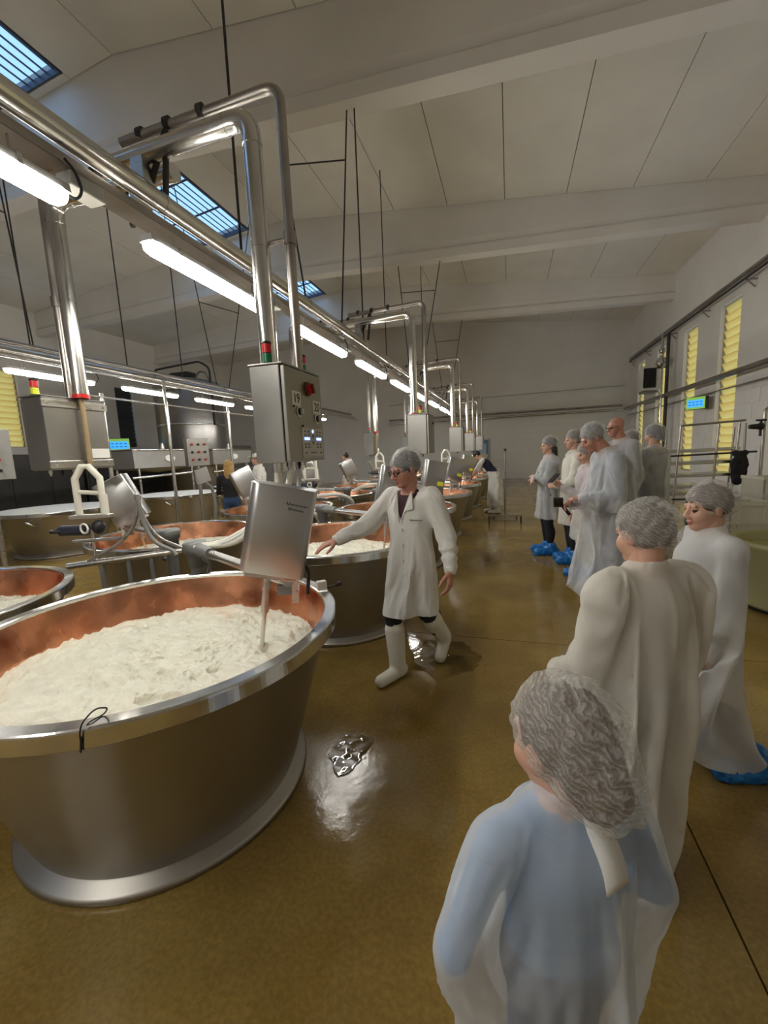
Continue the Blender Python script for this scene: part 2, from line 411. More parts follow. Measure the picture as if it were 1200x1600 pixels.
# ================================================================== overhead pipes
def run_pipe(name, label, pts, r, m, collars=(), bend=.0, cat='pipe', group=None):
    t = thing(name, label, cat, pts[0], 0, group); o = Vector(pts[0])
    MB().tube([Vector(p)-o for p in pts], r, 16, bend).build('tube', m, t)
    for c in collars:
        a = Vector(c[0])-o; d = Vector(c[1]).normalized()
        MB().cyl(a-d*.018, a+d*.018, r*1.06, n=16).build('collar', m, t)
    return t
ym = [-.6+1.06*k for k in range(18)]
run_pipe('main_pipe', 'large polished steel main pipe running above the near lamps', [(-2.33, -4.6, 3.36), (-2.15, 20.5, 3.36)], .062, PIPE, [((-2.33+.0072*(y+4.6), y, 3.36), (0, 1, 0)) for y in ym])
run_pipe('service_pipe', 'dull steel pipe running along behind the main pipe', [(-2.47, -4.6, 3.44), (-2.29, 20.5, 3.44)], .036, DPIPE)
ct = thing('cable_tray', 'dull steel cable tray hung beneath the main pipe', 'cable tray', (-2.40, -4.6, 3.24))
MB().box((0, 12.5, 0), (.16, 25, .012)).build('tray_base', DPIPE, ct)
for x in (-.08, .08): MB().box((x, 12.5, .025), (.006, 25, .05)).build('tray_side', DPIPE, ct)
for i in range(6):
    MB().tube([(-.06+.02*i, 0, .012), (-.05+.02*i, 8, .014), (-.06+.02*i, 16, .012), (-.055+.02*i, 25, .012)], .008, 6).build('cable', BLACKP if i % 2 else GREYP, ct)
for k in range(6):   # junction boxes under the tray
    jb = thing('junction_box', 'small pale grey junction box under the cable tray, %s from the wire-loop vat' % ORD[k], 'junction box', (-2.34+.012*k, 2.02+1.98*k, 3.17), 0, 'junction boxes under the cable tray')
    MB().box((0, 0, 0), (.11, .20, .07), None, .008).build('case', GREYP, jb); MB().box((0, 0, -.04), (.115, .205, .012), None, .004).build('lid', WHITEP, jb)
# far pipe rack
run_pipe('rack_pipe', 'thick steel pipe on the rack above the far vats', [(-7.45, -3, 3.42), (-7.45, 20, 3.42)], .075, PIPE, [((-7.45, 1+2.2*k, 3.42), (0, 1, 0)) for k in range(8)])
run_pipe('rack_pipe', 'thin dull upper pipe on the rack above the far vats', [(-7.62, -3, 3.60), (-7.62, 20, 3.60)], .045, DPIPE)
run_pipe('rack_pipe', 'thin shiny outer pipe on the rack above the far vats', [(-7.25, -3, 3.30), (-7.25, 20, 3.30)], .028, PIPE)
# hanger rods
def hanger(label, rods, bars=(), group=None):
    t = thing('hanger_rod', label, 'hanger', rods[0][0], 0, group); o = Vector(rods[0][0])
    for a, b_ in rods: MB().cyl(Vector(a)-o, Vector(b_)-o, .012, n=8).build('rod', DARKM, t)
    for a, b_ in bars: MB().cyl(Vector(a)-o, Vector(b_)-o, .011, n=8).build('crossbar', DARKM, t)
for k, yb in enumerate((BY[2], BY[3], BY[4])):
    y = yb+.15; x = -3.45 if k == 0 else -2.9; q = 1.62
    zt = 6.53+.041*(XR-x)
    a0, a1 = Vector((-2.36, y-1.9, 3.4)), Vector((x-.15, y, zt)); b0, b1 = Vector((-2.30, y-.95, 3.4)), Vector((x+1.05, y, zt-.05))
    hanger('black A-frame hanger with a crossbar from the %s concrete beam to the main pipe' % ('nearest', 'middle', 'farthest')[k], [(a0, a1), (b0, b1)], [(a0.lerp(a1, .74), b0.lerp(b1, .76))])
for i, (x, y, zt) in enumerate(((-2.33, 3.55, None), (-2.28, 6.75, 6.85), (-2.95, 10.45, None), (-2.95, 15.2, None))):
    hanger('straight black hanger rod over the main pipe, %s from the wire-loop vat' % ORD[i], [((x, y, 3.4), (x, y+.06, zt or zroof(x)))], (), 'straight hanger rods over the main pipe')
for i, y in enumerate((3.2, 5.25, 7.1, 8.65, 12.6, 14.4)):
    hanger('straight black rod over the far pipe rack, %s from its near hanger frame' % ORD[i], [((-7.6, y, 3.6), (-7.6, y-.05, zroof(-7.6) if not any(s0 < y < s1 for s0, s1 in sky) else 8.5))], (), 'straight hanger rods on the far pipe rack')
hanger('black A-frame hanger with a crossbar on the far pipe rack', [((-7.6, 10.4, 3.6), (-7.0, 11.3, 8.58)), ((-7.6, 9.9, 3.6), (-7.9, 9.35, 8.45))], [((-7.72, 9.66, 5.7), (-7.33, 10.8, 5.7))])
hanger('black hanger frame at the near end of the far pipe rack', [((-7.6, 4.7, 3.6), (-7.6, 4.2, 8.5)), ((-7.6, 5.3, 3.6), (-7.6, 5.0, 8.5))], [((-7.6, 4.47, 5.6), (-7.6, 5.18, 5.6))])

# ================================================================== vats
VR, VZ = .86, .83
def vat_meshes():
    P = {}
    P['body'] = MB().lathe([(.585, .02), (.60, .06), (.615, .10), (.69, .35), (.765, .62), (.81, .77), (.818, .79)], 96).mesh('body', STEELV)
    P['base_flange'] = MB().lathe([(.56, .0), (.645, .0), (.655, .006), (.654, .026), (.645, .032), (.605, .05), (.59, .062), (.58, .062)], 96).mesh('base_flange', STEELV)
    P['rim'] = MB().lathe([(.800, .800), (.801, .830), (.806, .835), (.856, .836), (.861, .832), (.862, .826), (.862, .774), (.859, .770), (.852, .770), (.850, .776), (.846, .81), (.815, .812)], 260, smooth=False, close=True).mesh('rim', POLISH)
    P['copper_lining'] = MB().lathe([(.805, .832), (.797, .80), (.782, .72), (.757, .62), (.70, .42), (.55, .2), (.3, .1), (.001, .08)], 96).mesh('copper_lining', COPPER)
    return P
VM = vat_meshes()
def milk_mesh(seed, amp=.020):
    from mathutils import noise
    V = [(0, 0, 0)]; Fc = []; R = .7575; nr, na = 70, 220
    for i in range(1, nr+1):
        r = R*i/nr
        for j in range(na):
            a = 2*PI*j/na; x, y = r*math.cos(a), r*math.sin(a)
            p = Vector((x*3.2+seed*7.3, y*3.2, seed*1.7)); wv = noise.noise(p)*1.6
            q = Vector((x*9+wv*1.2+seed, y*15+wv, seed*3.1))
            h = amp*(.8*noise.noise(p)+1.0*(1-abs(noise.noise(q))*2.6)+.8*(.6-abs(noise.noise(q*2.3))*2)+.35*noise.noise(q*5.1))
            h *= 1 if i < nr else .2
            if i == nr: r2 = R*(1+.008*math.sin(9*a+seed))
            V.append((x, y, h))
    for j in range(na): Fc.append((0, 1+j, 1+(j+1) % na))
    for i in range(nr-1):
        for j in range(na):
            a = 1+i*na; Fc.append((a+j, a+na+j, a+na+(j+1) % na, a+(j+1) % na))
    m = MB(); m.add(V, Fc, True); return m
MILKM = mat('milk_curd', (.70, .685, .56), .28, 0, .08, 16, 1.0, 35)
def vat(loc, label, group=None, rz=0):
    t = thing('cheese_vat', label, 'vat', loc, rz, group)
    for k in ('body', 'base_flange', 'rim', 'copper_lining'): inst(k, VM[k], (0, 0, 0), t)
    return t
def XA(y): return -1.65+.018*(y-1.55)
VYS = [1.55+2.11*k for k in range(9)]
labs = ['copper-lined steel cheese vat full of milk, with wire loop on its rim', 'copper-lined cheese vat full of milk beside the walking woman in a lab coat']
milkme = [milk_mesh(1).mesh('milk', MILKM), milk_mesh(5).mesh('milk', MILKM)]
ri = random.Random(3)
for i, y in enumerate(VYS):
    x = XA(y)
    v = vat((x, y, 0), labs[i] if i < 2 else 'copper-lined cheese vat, %s in the aisle row beyond the walking woman' % ORD[i-2], None if i < 2 else 'far vats in the aisle row', .3*i)
    o = inst('milk', milkme[i % 2], (x, y, .612), None, (0, 0, .4*i))
    tag(o, ['rippled white milk in the vat with a wire loop on its rim', 'rippled white milk in the vat beside the walking woman'][i] if i < 2 else 'white milk in the %s aisle-row vat beyond the walking woman' % ORD[i-2], 'milk', None if i < 2 else 'milk in the far aisle vats')
XB = -3.50
for i, y in enumerate(VYS[:8]):
    yy = y-.12 if i == 0 else y
    lb = ['copper-lined cheese vat of the second row under the bracketed steel cabinet', 'copper-lined cheese vat of the second row beneath the bent grey swing arm'][i] if i < 2 else 'copper-lined cheese vat, %s in the second row beyond the swing arm' % ORD[i-2]
    vat((XB, yy, 0), lb, None if i < 2 else 'far vats in the second row', 1+.3*i)
    o = inst('milk', milkme[(i+1) % 2], (XB, yy, .612), None, (0, 0, .7*i))
    tag(o, ['white milk in the second-row vat under the bracketed cabinet', 'white milk in the second-row vat beneath the grey swing arm'][i] if i < 2 else 'white milk in the %s second-row vat beyond the grey swing arm' % ORD[i-2], 'milk', None if i < 2 else 'milk in the far second-row vats')
# far vats with pale lids
LIDM = mat('pale_lid', (.74, .76, .77), .25, .2, .04, 4)
def lidded(x, y, label, s=1.12):
    t = vat((x, y, 0), label); t.scale = (s, s, 1)
    MB().lathe([(.001, .872), (.4, .865), (.80, .845), (.855, .842), (.86, .837), (.855, .834), (.001, .834)], 64).build('lid', LIDM, t)
    for a in (3.6, 5.2, .4): MB().tube([(.80*math.cos(a), .80*math.sin(a), .70), (.92*math.cos(a), .92*math.sin(a), .72), (.93*math.cos(a+.09), .93*math.sin(a+.09), .66), (.78*math.cos(a+.12), .78*math.sin(a+.12), .60)], .018, 8, .05).build('handle', POLISH, t)
lidded(-8.25, 5.75, 'lidded steel vat by the white pipe arch and black valve')
lidded(-7.95, 8.45, 'lidded steel vat below the long steel trough')
lidded(-7.7, 11.0, 'lidded steel vat behind the blonde person in black')
# wire loop and embossing on the near vat
wl = thing('wire_loop', 'thin dark wire loop hooked over the near vat rim', 'wire', (-1.65, 1.55, .83))
a = math.radians(-88); 
def rp(r, a, z): return (r*math.cos(a), r*math.sin(a), z)
A0 = math.atan2(.83-1.55, -1.22+1.65)
MB().tube([rp(.86, A0, -.06), rp(.875, A0, -.01), rp(.872, A0+.01, .03), rp(.845, A0+.045, .055), rp(.81, A0+.07, .03), rp(.80, A0+.05, .006), rp(.845, A0+.012, .012), rp(.868, A0-.004, -.03), rp(.866, A0-.006, -.07), rp(.83, A0-.03, -.075)], .0024, 6, .02).build('wire', DARKM, wl)
# ================================================================== control cabinets and their drop pipes
INK = mat('black_ink', (.02, .02, .02), .6)
PLATE = mat('white_plate', (.72, .71, .66), .5)
KEYP = mat('keypad_grey', (.50, .49, .45), .4)
CAB = mat('cabinet_steel', (.34, .33, .31), .36, .9, .08, 2, .03, 60, rvar=.05)
COILM = mat('braided_tube', (.34, .25, .14), .5, .3)
def tower(label, loc, cols, s=1.0, group=None):
    t = thing('signal_tower', label, 'signal light', loc, 0, group)
    MB().cyl((0, 0, 0), (0, 0, .012*s), .026*s, n=18).build('base', BLACKP, t); z = .012*s
    for c in cols:
        MB().cyl((0, 0, z+.002), (0, 0, z+.045*s), .024*s, n=18).build('lens', c, t); z += .047*s
    MB().lathe([(.026*s, z), (.025*s, z+.008*s), (.012*s, z+.014*s), (.0001, z+.015*s)], 18).build('cap', BLACKP, t)
def frot(): return (PI/2, 0, PI/2)
def cabinet(x0, x1, y0, y1, z0, z1, label, group=None, face=1, detail=False, back=False):
    t = thing('control_cabinet', label, 'cabinet', ((x0+x1)/2, (y0+y1)/2, z0), 0, group)
    dx, dy, h = (x1-x0)/2, (y1-y0)/2, z1-z0; fx_ = dx*face
    MB().box((-.01*face, 0, h/2), (2*dx-.02, 2*dy, h), None, .006).build('body', CAB, t)
    d = MB().box((fx_-.002*face, 0, h/2), (.028, 2*dy-.012, h-.012), None, .005).build('door', CAB, t)
    MB().box((0, 0, h+.006), (2*dx+.012, 2*dy+.012, .012), None, .004).build('rain_lip', CAB, t)
    for k in range(5):
        yy = -dy+.07+k*(2*dy-.14)/4
        MB().cyl((0, yy, -.03), (0, yy, .004), .014, n=10).cyl((0, yy, -.05), (0, yy, -.03), .009, n=8).build('cable_gland', BLACKP if k % 2 else PIPE, t)
    if not detail:
        MB().cyl((fx_, dy*.5, h*.8), (fx_+.03*face, dy*.5, h*.8), .02, n=12).build('knob', BLACKP, t)
    if back:
        b_ = -fx_
        for z in (.045, h-.05):
            p = MB().box((b_-.006*face*-1*-1, 0, z), (.014, 2*dy+.03, .06), None, .004).build('mounting_rail', STEEL, t)
            for yy in (-dy+.03, dy-.03): MB().cyl((b_-.016*face, yy, z), (b_-.004*face, yy, z), .012, n=8).build('bolt', POLISH, p)
        MB().box((b_-.010*face, dy*.62, .13), (.008, .17, .085), None, .003).build('rating_plate', PLATE, t)
    return t, d, fx_, dx, dy, h
# the near cabinet with numbers 19 and 20
t, d, fx_, dx, dy, h = cabinet(-1.56, -1.33, 2.35, 2.87, 1.57, 2.17, 'steel control cabinet numbered 19 and 20 with a keypad', None, 1, True)
X1 = fx_+.013
def on_door(y, z): return (X1, -dy+y, z)
for (y, z, s) in ((.135, .405, '19'), (.425, .372, '20')):
    p = MB().box((X1, -dy+y, z), (.004, .115, .092)).build('number_plate', PLATE, t); p['label'] = 'white plate reading %s' % s
    text('number', s, .085, INK, p, (X1+.0035, -dy+y, z), frot())
MB().cyl((X1, -dy+.30, .485), (X1+.012, -dy+.30, .485), .048, n=20).build('switch_bezel', mat('dark_bezel', (.10, .05, .02), .5), t)
sw = MB().cyl((X1+.012, -dy+.30, .485), (X1+.035, -dy+.30, .485), .036, n=20).build('rotary_switch', RED, t)
MB().box((X1+.042, -dy+.30, .485), (.02, .014, .06), rotm(.4, 0, 0)).build('switch_grip', mat('dark_red', (.20, .02, .01), .4), sw)
for y, z in ((.165, .325), (.425, .295)):
    p = MB().cyl((X1, -dy+y, z), (X1+.004, -dy+y, z), .036, n=18).build('selector_plate', PLATE, t)
    MB().cyl((X1+.004, -dy+y, z), (X1+.014, -dy+y, z), .024, n=16).build('selector_ring', BLACKP, p)
    MB().box((X1+.022, -dy+y, z), (.018, .010, .036)).build('selector_grip', PLATE, p)
for y, z in ((.095, .355), (.20, .235)): MB().cyl((X1, -dy+y, z), (X1+.006, -dy+y, z), .007, n=8).build('screw', BLACKP, t)
kp = MB().box((X1, -dy+.335, .125), (.006, .30, .185), None, .002).build('keypad', KEYP, t)
MB().box((X1-.001, -dy+.335, .125), (.005, .325, .21)).build('keypad_frame', DPIPE, t)
kx = X1+.0035
for cy in (-.115, -.065, .065, .115):
    for r_, z in enumerate((.075, .052, -.01, -.03, -.068)):
        if r_ == 4 and abs(cy) < .1: continue
        MB().box((kx, -dy+.335+cy, .125+z), (.003, .026, .012)).build('key', mat('key_dark', (.16, .16, .15), .5), kp)
for z in (.045, 0): MB().cyl((kx-.002, -dy+.335, .125+z), (kx+.002, -dy+.335, .125+z), .013, n=12).build('key', mat('key_dark', (.16, .16, .15), .5), kp)
MB().cyl((kx-.002, -dy+.335, .203), (kx+.002, -dy+.335, .203), .012, n=14).build('key_light', BLUELED, kp)
for cy in (-.09, .09): MB().box((kx, -dy+.335+cy, .152), (.003, .075, .017)).build('key_light', BLUELED, kp)
MB().box((kx, -dy+.335, .058), (.003, .09, .010)).build('maker_strip', mat('key_dark', (.16, .16, .15), .5), kp)
tower('red over green signal light at the near corner of cabinet 19', (-1.47, 2.43, 2.184), (GREEN, RED), 1.25)
tower('red over green signal light at the far corner of cabinet 20', (-1.42, 2.80, 2.184), (GREEN, RED), 1.15)

def drop_pipes(y, xo, side, which, near=False, red=True):
    s = side; cx = -2.6
    def X(v): return v+xo if s > 0 else -5.13-v-xo
    la = {'a': 'fat polished steel drop pipe %s', 'b': 'thin steel conduit %s'}
    t = thing('drop_pipe', 'fat polished steel drop pipe '+which, 'pipe', (X(-2.05), y, 3.70), 0, None if near else 'fat drop pipes of the far cabinets')
    o = Vector((X(-2.05), y, 3.70)); zb = 2.175
    pts = [(X(-2.75), y, 3.68), (X(-1.55), y, 3.72), (X(-1.55), y, zb)]
    MB().tube([Vector(p)-o for p in pts], .060, 18, .13).build('tube', PIPE, t)
    for z in (2.95, 3.55): MB().cyl(Vector((X(-1.55), y, z))-o, Vector((X(-1.55), y, z+.03))-o, .063, n=18).build('collar', PIPE, t)
    MB().cyl(Vector((X(-1.72), y, 3.714))-o, Vector((X(-1.75), y, 3.714))-o, .063, n=18).build('collar', PIPE, t)
    MB().bx(X(-2.42)-o.x-.05, X(-2.42)-o.x+.05, -.05, .05, 3.40-o.z, 3.66-o.z).build('support_post', STEEL, t)
    if red:
        MB().cyl(Vector((X(-1.55), y, zb))-o, Vector((X(-1.55), y, zb+.035))-o, .066, n=18).build('red_ring', RED, t)
        MB().cyl(Vector((X(-1.52 if s > 0 else -1.55), y, 1.62))-o, Vector((X(-1.52 if s > 0 else -1.55), y, zb))-o, .022, n=12).build('tail_tube', COILM, t)
    t2 = thing('conduit', 'thin steel conduit '+which, 'pipe', (X(-2.05), y, 3.86), 0, None if near else 'thin conduits of the far cabinets')
    o2 = Vector((X(-2.05), y, 3.86))
    pts = [(X(-2.60), y+.03, 3.83), (X(-1.36), y+.05, 3.88), (X(-1.36), y+.05, 2.16)]
    MB().tube([Vector(p)-o2 for p in pts], .031, 14, .11).build('tube', DPIPE, t2)
    for xx in (-2.45, -2.22, -1.95): MB().cyl(Vector((X(xx), y+.035, 3.842+.04*(xx+2.6)))-o2, Vector((X(xx)+.04, y+.035, 3.842+.04*(xx+2.6)))-o2, .041, n=12).build('clamp', DARKM, t2)
    for xx, zt in ((-2.45, 3.42), (-2.28, 3.42)): MB().cyl(Vector((X(-2.22), y+.035, 3.84))-o2, Vector((X(xx), y+.035, zt))-o2, .02, n=8).build('strut', DARKM, t2)
    MB().cyl(Vector((X(-1.55), y+.02, 2.98))-o2, Vector((X(-1.36), y+.05, 3.0))-o2, .014, n=8).cyl(Vector((X(-1.36), y+.05, 2.96))-o2, Vector((X(-1.36), y+.05, 3.04))-o2, .042, n=12).build('spacer', DPIPE, t2)
drop_pipes(2.58, 0, 1, 'rising from cabinet 19 and 20', True, False)
for i, (y, xo) in enumerate(((6.62, .10), (10.85, .17), (15.1, .13), (19.2, .17))):
    cabinet(-1.56+xo-.06, -1.30+xo, y-.2, y+.3, 1.57, 2.17, 'plain steel control cabinet, %s along the aisle past cabinet 19 and 20' % ORD[i], 'far aisle cabinets')
    drop_pipes(y+.02, xo, 1, 'of the %s cabinet past cabinet 19 and 20' % ORD[i])
    tower('signal light on the %s cabinet past cabinet 19 and 20' % ORD[i], (-1.43+xo, y-.1, 2.184), (YELLOW, RED), 1.1, 'signal lights on the far aisle cabinets')
    tilt = 0
# mirrored cabinets over the second row
cabinet(-3.80, -3.56, 2.48, 3.02, 1.58, 2.17, 'steel control cabinet seen from its bracketed back over the second row', None, -1, False, True)
drop_pipes(2.78, -.06, -1, 'with a red ring over the second row', True)
tower('red over yellow signal light on the bracketed second-row cabinet', (-3.72, 2.55, 2.184), (YELLOW, RED), 1.2)
for i, y in enumerate((6.9, 11.1, 15.3)):
    cabinet(-3.80, -3.56, y-.2, y+.3, 1.58, 2.17, 'plain steel cabinet over the second row, %s past the bracketed cabinet' % ORD[i], 'far second-row cabinets', -1, False, True)
    drop_pipes(y, -.06, -1, 'of the %s cabinet past the bracketed cabinet' % ORD[i])
    tower('signal light on the %s cabinet past the bracketed cabinet' % ORD[i], (-3.7, y-.1, 2.184), (GREEN, RED), 1.1, 'signal lights on the far second-row cabinets')

# ================================================================== stirrer boxes on swing arms
BOXM = mat('stirrer_box_steel', (.50, .50, .50), .30, 1, .05, 2, .02, 60, rvar=.04)
def arm_unit(vx, vy, side, lab, group, near=False):
    s = side
    cxy = Vector((vx-.57, vy+.92, 0)) if s > 0 else Vector((vx+.62, vy-.74, 0))
    bc = Vector((vx+.50, vy+.33, 1.235)) if s > 0 else Vector((vx-.28, vy-.40, 1.24))
    t = thing('swing_arm', 'grey swing arm column '+lab, 'machine arm', cxy, 0, group and 'swing arms '+group)
    zh = .93
    MB().lathe([(.0001, 0), (.11, 0), (.11, .015), (.055, .03), (.05, .05)], 20).build('base_plate', CAST, t)
    MB().cyl((0, 0, .03), (0, 0, zh-.02), .046, n=18).build('column', CAST, t)
    MB().lathe([(.05, zh-.10), (.062, zh-.08), (.066, zh), (.082, zh+.01), (.086, zh+.075), (.075, zh+.09), (.03, zh+.098), (.0001, zh+.098)], 22).build('head', CAST, t)
    e = (bc-cxy); e.z = .965; st = Vector((0, 0, .965)); dirv = (e-st).normalized()
    MB().cyl(st+dirv*.05, st+dirv*.28, .052, .040, n=16).build('arm_sleeve', CAST, t)
    MB().cyl(st+dirv*.24, e+dirv*.06, .030, n=14).build('arm', STEEL, t)
    sd = dirv.cross(Vector((0, 0, 1)))
    MB().tube([(sd*-.06)+Vector((0, 0, zh-.06)), sd*-.10+Vector((0, 0, zh-.16)), sd*-.03+dirv*.05+Vector((0, 0, zh-.20)), dirv*.12+sd*-.05+Vector((0, 0, zh-.07)), dirv*.13+Vector((0, 0, zh-.02))], .011, 7, .06).build('hose', RUBBER, t)
    m = MB()
    for q in (.45, .62): m.tube([st+dirv*q*1.1+Vector((0, 0, -.03)), st+dirv*q*1.1+Vector((0, 0, -.055)), st+dirv*(q*1.1+.04)+Vector((0, 0, -.06))], .006, 6)
    # stirrer box
    b_ = thing('stirrer_box', 'tilted steel stirrer box '+lab, 'stirrer box', bc, math.radians(22) if s > 0 else math.radians(30), group and 'stirrer boxes '+group)
    R_ = rotm(0, math.radians(12.5) if s > 0 else math.radians(-24), 0)
    W, H, Dp = .325, .46, .17
    prof = []
    rr = .055
    for k in range(7): a = PI/2*k/6; prof.append((-W/2+rr-rr*math.cos(a), -Dp/2+rr-rr*math.sin(a)))
    for k in range(3): a = PI/2*k/2; prof.append((W/2-.012+.012*math.sin(a), -Dp/2+.012-.012*math.cos(a)))
    prof += [(W/2, Dp/2), (-W/2, Dp/2)]
    mm = MB(); mm.prism(prof, 'z', -H/2, H/2); mm.v = [tuple(R_ @ Vector(v)) for v in mm.v]; mm.sm = [False]*len(mm.f)
    cov = mm.build('cover', BOXM, b_)
    bv = cov.modifiers.new('bevel', 'BEVEL'); bv.width = .004; bv.segments = 2; bv.limit_method = 'ANGLE'; bv.angle_limit = math.radians(50)
    for p_ in cov.data.polygons: p_.use_smooth = len(p_.vertices) == 4
    MB().box(R_ @ Vector((0, -.005, -H/2-.012)), (W*.8, Dp*.7, .024), R_).build('bottom_plate', STEEL, b_)
    # script logo strokes on the cover
    if s > 0 and near:
        m = MB()
        for j, z in enumerate((.150, .126)):
            pts = []
            for k in range(26):
                u = k/25; x_ = .03+.012*j+u*(.105-.03*j)
                pts.append(R_ @ Vector((x_, -Dp/2-.001, z-.004*u+.0045*math.sin(k*1.9+j)*(1 if k > 4 else 2.2))))
            mb = MB().tube(pts, .0021, 5); mb.build('script_logo', INK, cov)
    if s > 0 and group:
        MB().box(R_ @ Vector((.10, -Dp/2-.003, -.09)), (.09, .004, .06), R_).build('warning_sticker', YELLOW, cov)
    # stirrer rod into the milk, along the tilt
    a0 = R_ @ Vector((-.02 if s > 0 else .03, -.03, -H/2-.02)); dn = (Vector((-.14, -.05, -1)) if s > 0 else Vector((.15, .05, -1))).normalized()
    L1 = (bc.z+a0.z-.60)/-dn.z
    MB().cyl(a0, a0+dn*.07, .022, n=14).cyl(a0+dn*.07, a0+dn*.19, .017, .020, n=14).cyl(a0+dn*.19, a0+dn*.215, .013, n=12).build('coupling', STEEL, b_)
    MB().cyl(a0+dn*.20, a0+dn*L1, .0115, n=12).build('stirrer_rod', PIPE, b_)
    f = R_ @ Vector((.115*s, 0, -H/2))
    MB().bx(f.x-.018, f.x+.018, f.y-.02, f.y+.02, f.z-.15, f.z+.03).build('foot_bracket', STEEL, b_)
    MB().box((f.x-.055*s, f.y-.01, f.z-.075), (.075, .03, .05)).build('clamp_block', CAST, b_)
    if s > 0: MB().tube([Vector((f.x+.03, f.y+.02, f.z+.09)), Vector((f.x+.075, f.y+.03, f.z+.01)), Vector((f.x+.06, f.y+.03, f.z-.12))], .010, 7, .04).build('hose', BLACKP, b_)
for i, y in enumerate(VYS[:7]):
    arm_unit(XA(y), y, 1, ['over the vat with a wire loop on its rim', 'over the vat beside the walking woman'][i] if i < 2 else 'over the %s aisle-row vat beyond the walking woman' % ORD[i-2], None if i < 2 else 'of the far aisle vats', i == 0)
for i, y in enumerate(VYS[:6]):
    if i == 0: continue
    arm_unit(XB, y, -1, 'over the second-row vat below the bracketed cabinet' if i == 1 else 'over the %s second-row vat beyond the bracketed cabinet' % ORD[i-1], None if i == 1 else 'of the far second-row vats')
mb = thing('magnet_box', 'small white sensor box clipped to the near vat rim', 'sensor', (-1.03, 2.09, .838), .7)
MB().box((0, 0, .032), (.055, .04, .052), None, .005).build('case', WHITEP, mb)
MB().cyl((.03, 0, .012), (.11, .03, .012), .006, n=8).cyl((.10, .03, .012), (.125, .04, .012), .014, n=8).build('clamp_screw', DARKM, mb)

# ================================================================== pipework and fittings around the second-row cabinet
ar = thing('pipe_arch', 'white plastic pipe arch under the bracketed cabinet', 'pipe fitting', (-3.40, 2.62, 1.20))
AR = mat('ivory_plastic', (.74, .72, .62), .4, 0, .05, 10)
MB().tube([(-.09, -.02, 0), (-.09, -.02, .30), (-.02, 0, .40), (.03, .02, .40), (.10, .05, .30), (.10, .05, .16)], .027, 10).build('arch', AR, ar)
MB().cyl((-.09, -.02, .19), (.10, .05, .17), .018, n=10).build('crossbar', AR, ar)
MB().cyl((.11, .05, -.02), (.11, .05, .16), .033, n=10).build('outlet', AR, ar)
MB().box((0, .01, -.02), (.32, .10, .03), rotm(0, 0, .35), .006).build('bracket', STEEL, ar)
va = thing('valve', 'black valve with grey handwheel beneath the white pipe arch', 'valve', (-3.40, 2.60, 1.07))
MB().cyl((-.22, -.08, 0), (.0, -.02, 0), .045, n=14).build('body', mat('valve_blue_black', (.02, .022, .035), .4), va)
MB().lathe([(.045, -.012), (.06, -.012), (.06, .012), (.045, .012)], 20, (-.24, -.09, 0), close=True).build('flange', BLACKP, va)
MB().sphere((.08, .02, .02), (.055, .055, .06)).build('bonnet', BLACKP, va)
MB().tube([Vector((.03, -.07, .02))+Vector((.04*math.cos(a_*PI/6), 0, .04*math.sin(a_*PI/6))) for a_ in range(12)], .008, 6, closed=True).build('handwheel', WHITEP, va)
MB().cyl((.02, 0, -.28), (.02, 0, .0), .012, n=8).cyl((-.15, -.05, -.10), (.25, .06, -.08), .014, n=8).build('bracket_rod', STEEL, va)
rl = thing('rail_stand', 'low steel pipe rail between the second-row vats', 'rail', (-3.0, 2.45, 0))
MB().cyl((-.44, -.05, .80), (.34, .36, .86), .026, n=12).build('rail', STEEL, rl)
for q in ((-.22, .07), (-.04, .165), (.12, .245)): MB().cyl((q[0], q[1], 0), (q[0], q[1], .82), .020, n=10).build('leg', CAST, rl)
MB().tube([(-.30, .02, .83), (-.08, .12, .95), (.06, .18, 1.10), (.12, .20, 1.34), (.10, .18, 1.36), (.13, .22, 1.12), (.20, .26, .98), (.34, .36, .88)], .015, 8, .08).build('bent_tube', STEEL, rl)
ch = thing('hose', 'dark bent hose beside the low steel pipe rail', 'hose', (-2.85, 2.62, .86))
MB().tube([(-.02, 0, .5), (0, .01, .25), (.06, .03, .10), (.22, .06, .03), (.26, .05, -.01)], .016, 8, .08).build('tube', RUBBER, ch)
# loose hoses over the vats of the second row
HM = mat('pale_hose', (.55, .55, .52), .4)
for i, (x, y) in enumerate(((-2.9, 6.5), (-2.75, 8.6), (-2.7, 4.75))):
    h_ = thing('milk_hose', 'pale looped milk hose between the vat rows, %s past the second cabinet' % ORD[i], 'hose', (x, y, .85), 0, 'milk hoses between the vat rows')
    MB().tube([(-.5, -.2, -.02), (-.2, -.25, .10), (.15, -.1, .12), (.35, .1, .0), (.3, .2, -.3)], .03, 10, .2).build('tube', HM, h_)
